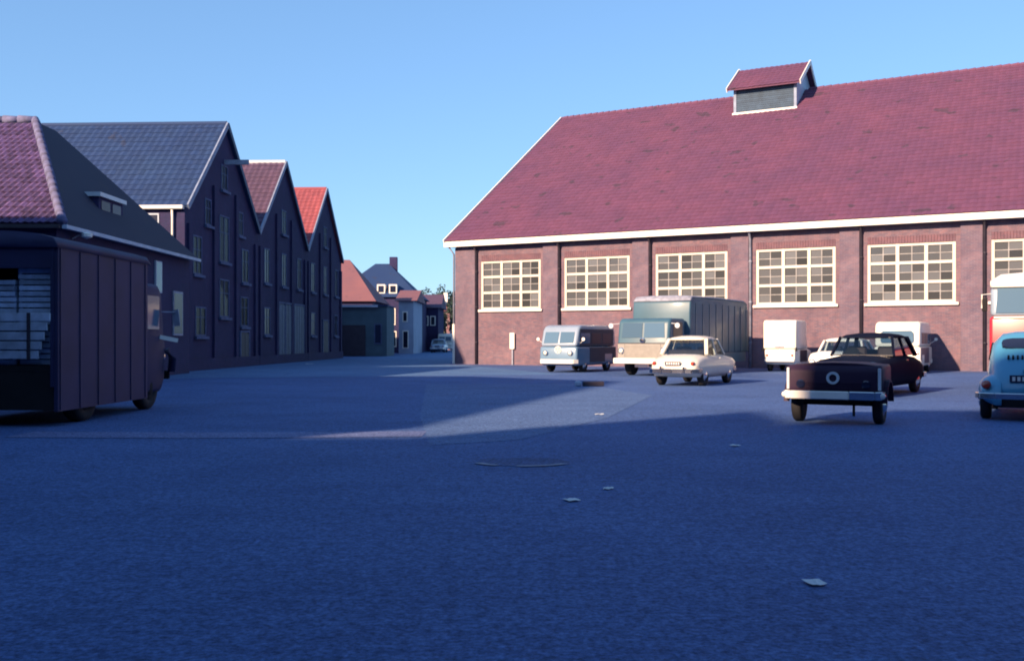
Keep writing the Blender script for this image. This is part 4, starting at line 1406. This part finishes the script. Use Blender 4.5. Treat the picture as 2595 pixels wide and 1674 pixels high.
st = [bring(y0 + 0.10, 0.42, 0.60, 0.42, 0.30), bring(y0 + 0.22, 0.34, 0.76, 0.60, 0.44), bring(y0 + 0.5, 0.28, 0.88, 0.72, 0.55), bring(y0 + 1.05, 0.25, 0.98, 0.80, 0.66),
      bring(y0 + 1.30, 0.25, 1.10, 0.83, 0.70), bring(y0 + 1.62, 0.25, 1.42, 0.84, 0.74), bring(y0 + 1.95, 0.25, 1.495, 0.84, 0.745), bring(y0 + 2.35, 0.25, 1.50, 0.84, 0.74), bring(y0 + 2.75, 0.25, 1.43, 0.83, 0.72),
      bring(y0 + 3.10, 0.26, 1.27, 0.80, 0.66), bring(y0 + 3.40, 0.28, 1.06, 0.74, 0.60), bring(y0 + 3.66, 0.32, 0.82, 0.66, 0.54), bring(y0 + 3.82, 0.38, 0.62, 0.52, 0.42)]
MB().loft(st).build('body', P_blue, bc, smooth=True)
for s in (-1, 1):
    for yc, rr_y in ((y0 + 0.62, 0.58), (y1 - 0.72, 0.62)):
        fd = MB()
        rings = []
        for t in range(9):
            a = math.pi * t / 8
            yy = yc - math.cos(a) * rr_y
            hh = 0.28 + 0.50 * math.sin(a) ** 0.8
            ww = 0.34 * max(0.15, math.sin(a) ** 0.6)
            rg = []
            for q in range(9):
                b_ = math.pi * q / 8
                rg.append((s * (hw - 0.36 + ww * math.sin(b_) ** 0.8 + 0.0), yy, 0.26 + (hh - 0.26) * (1 - math.cos(b_)) / 2))
            rg += [(s * (hw - 0.40), yy, hh), (s * (hw - 0.40), yy, 0.26)]
            rings.append(rg)
        fd.loft(rings)
        fo = fd.build('wing', P_blue, bc, smooth=True)
        cut(fo, arches(((yc, 0.355),), 0.32, hw + 0.02))
        wheel(bc, s * (hw - 0.14), yc, 0.32, 0.16)
    tl_ = MB().lathe([(0.07, -0.06), (0.075, 0.0), (0.055, 0.03), (0.004, 0.04)], (s * (hw - 0.17), y1 - 0.16, 0.60), (0, 1, 0.25), 14).build('tail_lamp', M_red, bc)
    bx('running_board', M_under, bc, s * (hw - 0.10) - 0.10, s * (hw - 0.10) + 0.08, y0 + 1.1, y1 - 1.2, 0.26, 0.31)
    # side window, open frame with glass
    gl_ = MB().add([(s * (hw * 0.815), y0 + 1.55, 0.98), (s * (hw * 0.815), y0 + 2.6, 0.98), (s * (hw * 0.755), y0 + 2.45, 1.30), (s * (hw * 0.755), y0 + 1.72, 1.30)], [(0, 1, 2, 3)])
    gl_.build('side_window', M_dpane, bc)
# rear window: rounded pane set on the sloping back
rwm = MB()
rc_c = Vector((0, y0 + 3.06, 1.275))
tdir = Vector((0, -0.85, 0.50)).normalized()
pts = []
for k in range(16):
    a = 2 * math.pi * k / 16
    ex = 0.40 * (abs(math.cos(a)) ** 0.55) * (1 if math.cos(a) >= 0 else -1)
    ez_ = 0.165 * (abs(math.sin(a)) ** 0.6) * (1 if math.sin(a) >= 0 else -1)
    pts.append(rc_c + Vector((ex, 0, 0)) + tdir * ez_)
nn = Vector((0, 0.50, 0.85)).normalized()
rwm.loft([[p - nn * 0.10 for p in pts], [p + nn * 0.022 for p in pts]])
rwo = rwm.build('rear_window', M_bglass, bc)
# engine lid with slots
ldm = MB()
for k in range(9):
    x = -0.28 + k * 0.07
    ldm.beam((x, y0 + 3.40, 1.075), (x, y0 + 3.455, 1.025), 0.03, 0.03)
ldm.build('vent_slot', M_under, bc)
bp = MB()
pts = [(-hw * 0.98, y1 - 0.30, 0.42), (-hw * 0.90, y1 - 0.05, 0.42), (-hw * 0.6, y1 + 0.03, 0.42), (hw * 0.6, y1 + 0.03, 0.42), (hw * 0.90, y1 - 0.05, 0.42), (hw * 0.98, y1 - 0.30, 0.42)]
for p, q in zip(pts[:-1], pts[1:]):
    bp.beam(p, q, 0.05, 0.10)
bp.build('bumper', M_chrome, bc, bevel=0.012)
po = bx('number_plate', M_plate, bc, -0.25, 0.25, y1 - 0.18, y1 - 0.165, 0.64, 0.76)
for k in range(6):
    bx('plate_mark', M_mark, po, -0.21 + k * 0.075, -0.165 + k * 0.075, y1 - 0.164, y1 - 0.16, 0.665, 0.735)
pl_ = MB().lathe([(0.05, -0.10), (0.06, 0.0), (0.01, 0.05)], (0, y1 - 0.26, 0.83), (0, 1, -0.2), 12)
pl_.build('plate_lamp', P_blue, bc)
bx('valance', M_under, bc, -0.5, 0.5, y1 - 0.4, y1 - 0.2, 0.22, 0.40)

# --- red and white bus
bs = empty('red_bus', (12.50 + 4 * 0.477, 23.3 + 4 * 0.879, 0), -28.5)
tag(bs, 'red and white bus at the frame edge behind the blue car', 'bus')
L_, hw = 8.0, 1.2
y0, y1 = -L_ / 2, L_ / 2
b = prof_body('lower_body', P_red, bs, [(y0 + 0.04, 0.42), (y0, 0.75), (y0 + 0.03, 1.9), (y1 - 0.03, 1.9), (y1, 0.75), (y1 - 0.05, 0.42)], hw, 0.08)
cut(b, arches(((y0 + 1.4, 0.52), (y1 - 1.8, 0.52)), 0.45, hw))
prof_body('upper_body', P_greyw, bs, [(y0 + 0.03, 1.905), (y0 + 0.16, 2.62), (y1 - 0.16, 2.62), (y1 - 0.03, 1.905)], hw - 0.02, 0.10)
rr2 = []
for t, dz, k in ((y0 + 0.08, 0.0, 0.94), (y0 + 0.18, 0.15, 0.98), (y0 + 0.6, 0.30, 1.0), (y1 - 0.6, 0.30, 1.0), (y1 - 0.18, 0.15, 0.98), (y1 - 0.08, 0.0, 0.94)):
    h_ = (hw + 0.01) * k
    rr2.append([(-h_, t, 2.60), (-h_, t, 2.66 + dz * 0.4), (-h_ * 0.8, t, 2.68 + dz * 0.85), (0, t, 2.70 + dz), (h_ * 0.8, t, 2.68 + dz * 0.85), (h_, t, 2.66 + dz * 0.4), (h_, t, 2.60)])
MB().loft(rr2).build('roof', M_white, bs, smooth=True)
for s in (-1, 1):
    pts = [(s * 0.03, y0 + 0.025, 1.98), (s * 1.06, y0 + 0.025, 1.98), (s * 1.03, y0 + 0.133, 2.58), (s * 0.03, y0 + 0.133, 2.58)]
    bk = [(x, y + 0.06, z) for x, y, z in pts]
    MB().add(pts + bk, [(0, 1, 2, 3), (4, 7, 6, 5), (0, 4, 5, 1), (1, 5, 6, 2), (2, 6, 7, 3), (3, 7, 4, 0)]).build('windscreen', M_vglass, bs)
    for k in range(5):
        bx('side_window', M_vglass, bs, s * (hw - 0.02) - 0.012, s * (hw - 0.02) + 0.012, y0 + 0.45 + k * 1.45, y0 + 1.75 + k * 1.45, 1.98, 2.52)
    hl = MB().lathe([(0.13, 0.05), (0.13, -0.03), (0.105, -0.05)], (s * 0.80, y0, 0.98), (0, 1, 0), 16).build('headlamp', M_chrome, bs)
    MB().lathe([(0.10, -0.052), (0.07, -0.08), (0.004, -0.09)], (s * 0.80, y0, 0.98), (0, 1, 0), 16).build('lens', M_lamp, hl, smooth=True)
    mr = MB().tube([(s * 1.16, y0 + 0.25, 2.45), (s * 1.36, y0 - 0.02, 2.42), (s * 1.36, y0 - 0.02, 2.1)], 0.018, 6)
    mo = mr.build('mirror_arm', M_white, bs)
    bx('mirror', M_under, mo, s * 1.30 - 0.06, s * 1.30 + 0.06, y0 - 0.04, y0 + 0.02, 2.02, 2.34, bevel=0.02)
    for y in (y0 + 1.4, y1 - 1.8):
        wheel(bs, s * (hw - 0.18), y, 0.45, 0.24, M_stone)
bx('waist_trim', M_white, bs, -1.1, 1.1, y0 - 0.02, y0 + 0.04, 1.86, 1.90)
bp = MB().beam((-1.15, y0 - 0.1, 0.55), (1.15, y0 - 0.1, 0.55), 0.06, 0.16)
bp.build('bumper', M_chrome, bs, bevel=0.02)
gr = MB()
for k in range(5):
    gr.box(-0.5, 0.5, y0 - 0.03, y0 + 0.03, 0.78 + k * 0.09, 0.83 + k * 0.09)
gr.build('grille', M_chrome, bs)

# --- old brown lorry at the left, tail to the camera
lr = empty('brown_lorry', (-8.05, 17.75, 0), 180 - 1.0)
tag(lr, 'old dark brown lorry with pale plank tailboard, tail towards the yard', 'truck')
# local: front = -y, rear = +y; the street side is local -x after the turn
L_, hw = 4.8, 1.1
y0, y1 = -L_ / 2, L_ / 2
fr = MB()
fr.box(-0.45, -0.3, y0 + 0.2, y1 - 0.05, 0.5, 0.72)
fr.box(0.3, 0.45, y0 + 0.2, y1 - 0.05, 0.5, 0.72)
fr.build('chassis', M_under, lr)
bx('load_floor', M_under, lr, -hw + 0.065, hw - 0.065, y0 + 1.27, y1 - 0.02, 0.86, 0.95)
for s in (-1, 1):
    bx('side_panel', M_brown, lr, s * (hw - 0.03) - 0.03, s * (hw - 0.03) + 0.03, y0 + 1.2, y1, 0.24, 2.80)  # carried down low to stand for the shade that hides the wheels
    for k in range(6):
        y = y0 + 1.30 + k * 0.68
        bx('rib', M_brown, lr, s * (hw + 0.008) - 0.008, s * (hw + 0.008) + 0.008, y, y + 0.04, 0.26, 2.76)
    bx('corner_post', M_brown, lr, s * (hw - 0.085) - 0.025, s * (hw - 0.085) + 0.025, y1 - 0.10, y1 + 0.02, 0.62, 2.80)
bx('bulkhead', M_brown, lr, -hw + 0.065, hw - 0.065, y0 + 1.2, y0 + 1.26, 0.95, 2.80)
rp_ = []
for t in (y0 + 1.1, y0 + 1.15, 0.5, y1 - 0.0, y1 + 0.06):
    pp = []
    for k in range(9):
        a = math.pi * k / 8
        pp.append((math.cos(a) * (hw + 0.03), t, 2.77 + 0.26 * math.sin(a) ** 0.6))
    rp_.append(pp)
MB().loft(rp_).build('roof', M_brown, lr, smooth=True)
bx('rear_header', M_brown, lr, -hw + 0.065, hw - 0.065, y1 - 0.06, y1 + 0.01, 2.45, 2.80)
for k in range(5):       # tailboard planks
    z = 1.05 + k * 0.145
    bx('plank', M_wood, lr, -hw + 0.10 + 0.045 * (4 - k), hw - 0.12, y1 + 0.022, y1 + 0.06, z, z + 0.125, bevel=0.006)
for x in (-0.7, 0.0, 0.7):
    bx('strap', M_pipe, lr, x, x + 0.05, y1 + 0.061, y1 + 0.075, 1.05, 1.76)
cabp = [(y0 + 0.25, 0.3), (y0 + 0.05, 0.55), (y0, 1.25), (y0 + 0.10, 1.42), (y0 + 0.22, 2.3), (y0 + 0.42, 2.44), (y0 + 1.18, 2.44), (y0 + 1.18, 0.3)]
prof_body('cab', M_brown, lr, cabp, hw - 0.08, 0.10)
for s in (-1, 1):
    bx('door_window', M_vglass, lr, s * (hw - 0.08) - 0.012, s * (hw - 0.08) + 0.012, y0 + 0.42, y0 + 1.05, 1.55, 2.2)
    hl = MB().lathe([(0.13, 0.10), (0.13, -0.03), (0.10, -0.05)], (s * 0.85, y0 - 0.02, 1.0), (0, 1, 0), 14).build('headlamp', M_chrome, lr)
    wg = MB().tube([(s * (hw - 0.08), y0 + 0.02, 1.15), (s * (hw + 0.02), y0 - 0.06, 0.95), (s * (hw + 0.0), y0 - 0.05, 0.70)], 0.08, 8)
    wg.build('wing', M_brown, lr, smooth=True)
    mr = MB().tube([(s * (hw - 0.1), y0 + 0.3, 1.9), (s * (hw + 0.14), y0 + 0.05, 1.9)], 0.014, 6)
    mr.beam((s * (hw + 0.12), y0 + 0.05, 1.95), (s * (hw + 0.16), y0 + 0.05, 1.62), 0.03, 0.12)
    mr.build('mirror', M_stone, lr)
    MB().beam((s * (hw - 0.09), y0 + 0.35, 1.40), (s * (hw + 0.20), y0 + 0.15, 1.33), 0.05, 0.08).build('indicator', M_white, lr)
    wheel(lr, s * (hw - 0.22), y0 + 0.8, 0.44, 0.22, M_under)
    wheel(lr, s * (hw - 0.22), y1 - 1.2, 0.44, 0.26, M_under)
bx('bumper', M_under, lr, -1.05, 1.05, y0 - 0.12, y0 - 0.06, 0.55, 0.72, bevel=0.02)
bx('shade_flap', M_under, lr, -1.0, -0.5, y1 - 0.72, y1 - 0.69, 0.22, 0.85)  # dark flaps added to keep the underside as dark as its shade
bx('shade_flap', M_under, lr, 0.5, 1.0, y1 - 0.72, y1 - 0.69, 0.22, 0.85)
bx('tail_shade_sheet', M_under, lr, -hw + 0.065, hw - 0.065, y1 - 0.10, y1 - 0.02, 0.26, 0.855)  # dark sheet added in place of the deep shade under the tail
# crates on the lorry
lm_ = lr.matrix_basis.copy() if False else Matrix.LocRotScale(lr.location, lr.rotation_euler.to_quaternion(), None)
rq = random.Random(21)
def crate(par):
    w, d, h = 0.52, 0.4, 0.26
    for sx in (-1, 1):
        for sy in (-1, 1):
            bx('post', M_crate, par, sx * (w / 2 - 0.03) - 0.02, sx * (w / 2 - 0.03) + 0.02, sy * (d / 2 - 0.03) - 0.02, sy * (d / 2 - 0.03) + 0.02, 0, h)
    for k in range(3):
        z = 0.01 + k * 0.088
        for sy in (-1, 1):
            bx('slat', M_crate, par, -w / 2, w / 2, sy * (d / 2) - 0.009, sy * (d / 2) + 0.009, z, z + 0.068)
        for sx in (-1, 1):
            bx('slat', M_crate, par, sx * w / 2 - 0.009, sx * w / 2 + 0.009, -d / 2 + 0.01, d / 2 - 0.01, z, z + 0.068)
    bx('base', M_crate, par, -w / 2 + 0.012, w / 2 - 0.012, -d / 2 + 0.012, d / 2 - 0.012, 0.0, 0.012)


for row_i, z in enumerate((0.955, 1.22, 1.485, 1.75, 2.015, 2.28)):
    for col_i, x in enumerate((-0.70, -0.12, 0.46)):
        if row_i == 5 and col_i == 1:
            continue
        p = lm_ @ Vector((x + rq.uniform(-0.02, 0.02), y1 - 0.28 - rq.uniform(0, 0.05), z))
        c = empty('wooden_crate', p, 179 + rq.uniform(-4, 4))
        rown = ['bottom', 'second', 'third', 'fourth', 'fifth', 'top'][row_i]
        coln = ['street-side', 'middle', 'far-side'][col_i]
        tag(c, 'weathered slatted crate in the lorry tail, %s row up, %s column' % (rown, coln), 'crate', 'crates stacked in the lorry')
        crate(c)

# ------------------------------------------------------------------ small things on the ground
def scrap(x, y, w, d, rz, label):
    m = MB()
    n = 5
    rn = random.Random(int(x * 100 + y * 10))
    grid = [[(-w / 2 + w * i / n, -d / 2 + d * j / 2, 0.008 + rn.uniform(0, 0.012)) for i in range(n + 1)] for j in range(3)]
    vs = [p for r in grid for p in r]
    fs = [(j * (n + 1) + i, j * (n + 1) + i + 1, (j + 1) * (n + 1) + i + 1, (j + 1) * (n + 1) + i) for j in range(2) for i in range(n)]
    m.add(vs, fs)
    o = m.build('paper_scrap', M_paper)
    sol = o.modifiers.new('t', 'SOLIDIFY')
    sol.thickness = 0.002
    o.location = (x, y, 0)
    o.rotation_euler = (0, 0, R(rz))
    tag(o, label, 'litter', 'paper scraps on the yard')


scrap(1.67, 5.5, 0.10, 0.12, 5, 'pale paper scrap nearest the camera on the dark paving')
scrap(0.50, 8.34, 0.11, 0.14, 20, 'crumpled white paper scrap in the middle of the yard')
scrap(0.87, 8.98, 0.09, 0.10, -10, 'smaller paper scrap just behind the crumpled white one')
scrap(2.82, 12.6, 0.11, 0.12, 30, 'paper scrap lying before the low dark trailer')
scrap(1.57, 17.9, 0.16, 0.16, 0, 'paper scrap on the sunlit strip of paving')
scrap(-11.2, 55.0, 0.4, 0.4, 10, 'white paper at the foot of the dark gabled houses')

dr = empty('storm_drain', (0.12, 11.0, 0))
tag(dr, 'shallow dished drain with pale worn rim in the paving', 'drain')
rim = MB()
for a0, a1 in ((200, 238), (262, 330)):
    k = 10
    for i in range(k):
        a, b_ = R(a0 + (a1 - a0) * i / k), R(a0 + (a1 - a0) * (i + 1) / k)
        r0, r1 = 0.47, 0.57
        rim.add([(math.cos(a) * r0, math.sin(a) * r0 * 0.8, 0.009), (math.cos(b_) * r0, math.sin(b_) * r0 * 0.8, 0.009), (math.cos(b_) * r1, math.sin(b_) * r1 * 0.8, 0.011), (math.cos(a) * r1, math.sin(a) * r1 * 0.8, 0.011)], [(0, 1, 2, 3)])
rim.build('rim', M_stone, dr)
rdq = random.Random(9)
ds = MB()
vsq = [((0.46 + rdq.uniform(-0.06, 0.05)) * math.cos(R(k * 15)) * 1.15, (0.46 + rdq.uniform(-0.06, 0.05)) * math.sin(R(k * 15)) * 0.8, 0.004) for k in range(24)]
ds.add(vsq, [tuple(range(24))])
ds.build('cover', ground_mat('wet_paving', (0.056, 0.102, 0.235), (0.036, 0.070, 0.17)), dr)

tb = empty('timber_offcut', (2.15, 28.7, 0), 12)
tag(tb, 'dark timber offcut with a pale stone lying in the shaded yard', 'timber')
bx('beam', M_pipe, tb, -0.1, 0.5, -0.1, 0.1, 0.0, 0.14, bevel=0.015)
bx('stone', M_paleblue, tb, -0.34, -0.16, -0.08, 0.08, 0.0, 0.16, bevel=0.04)
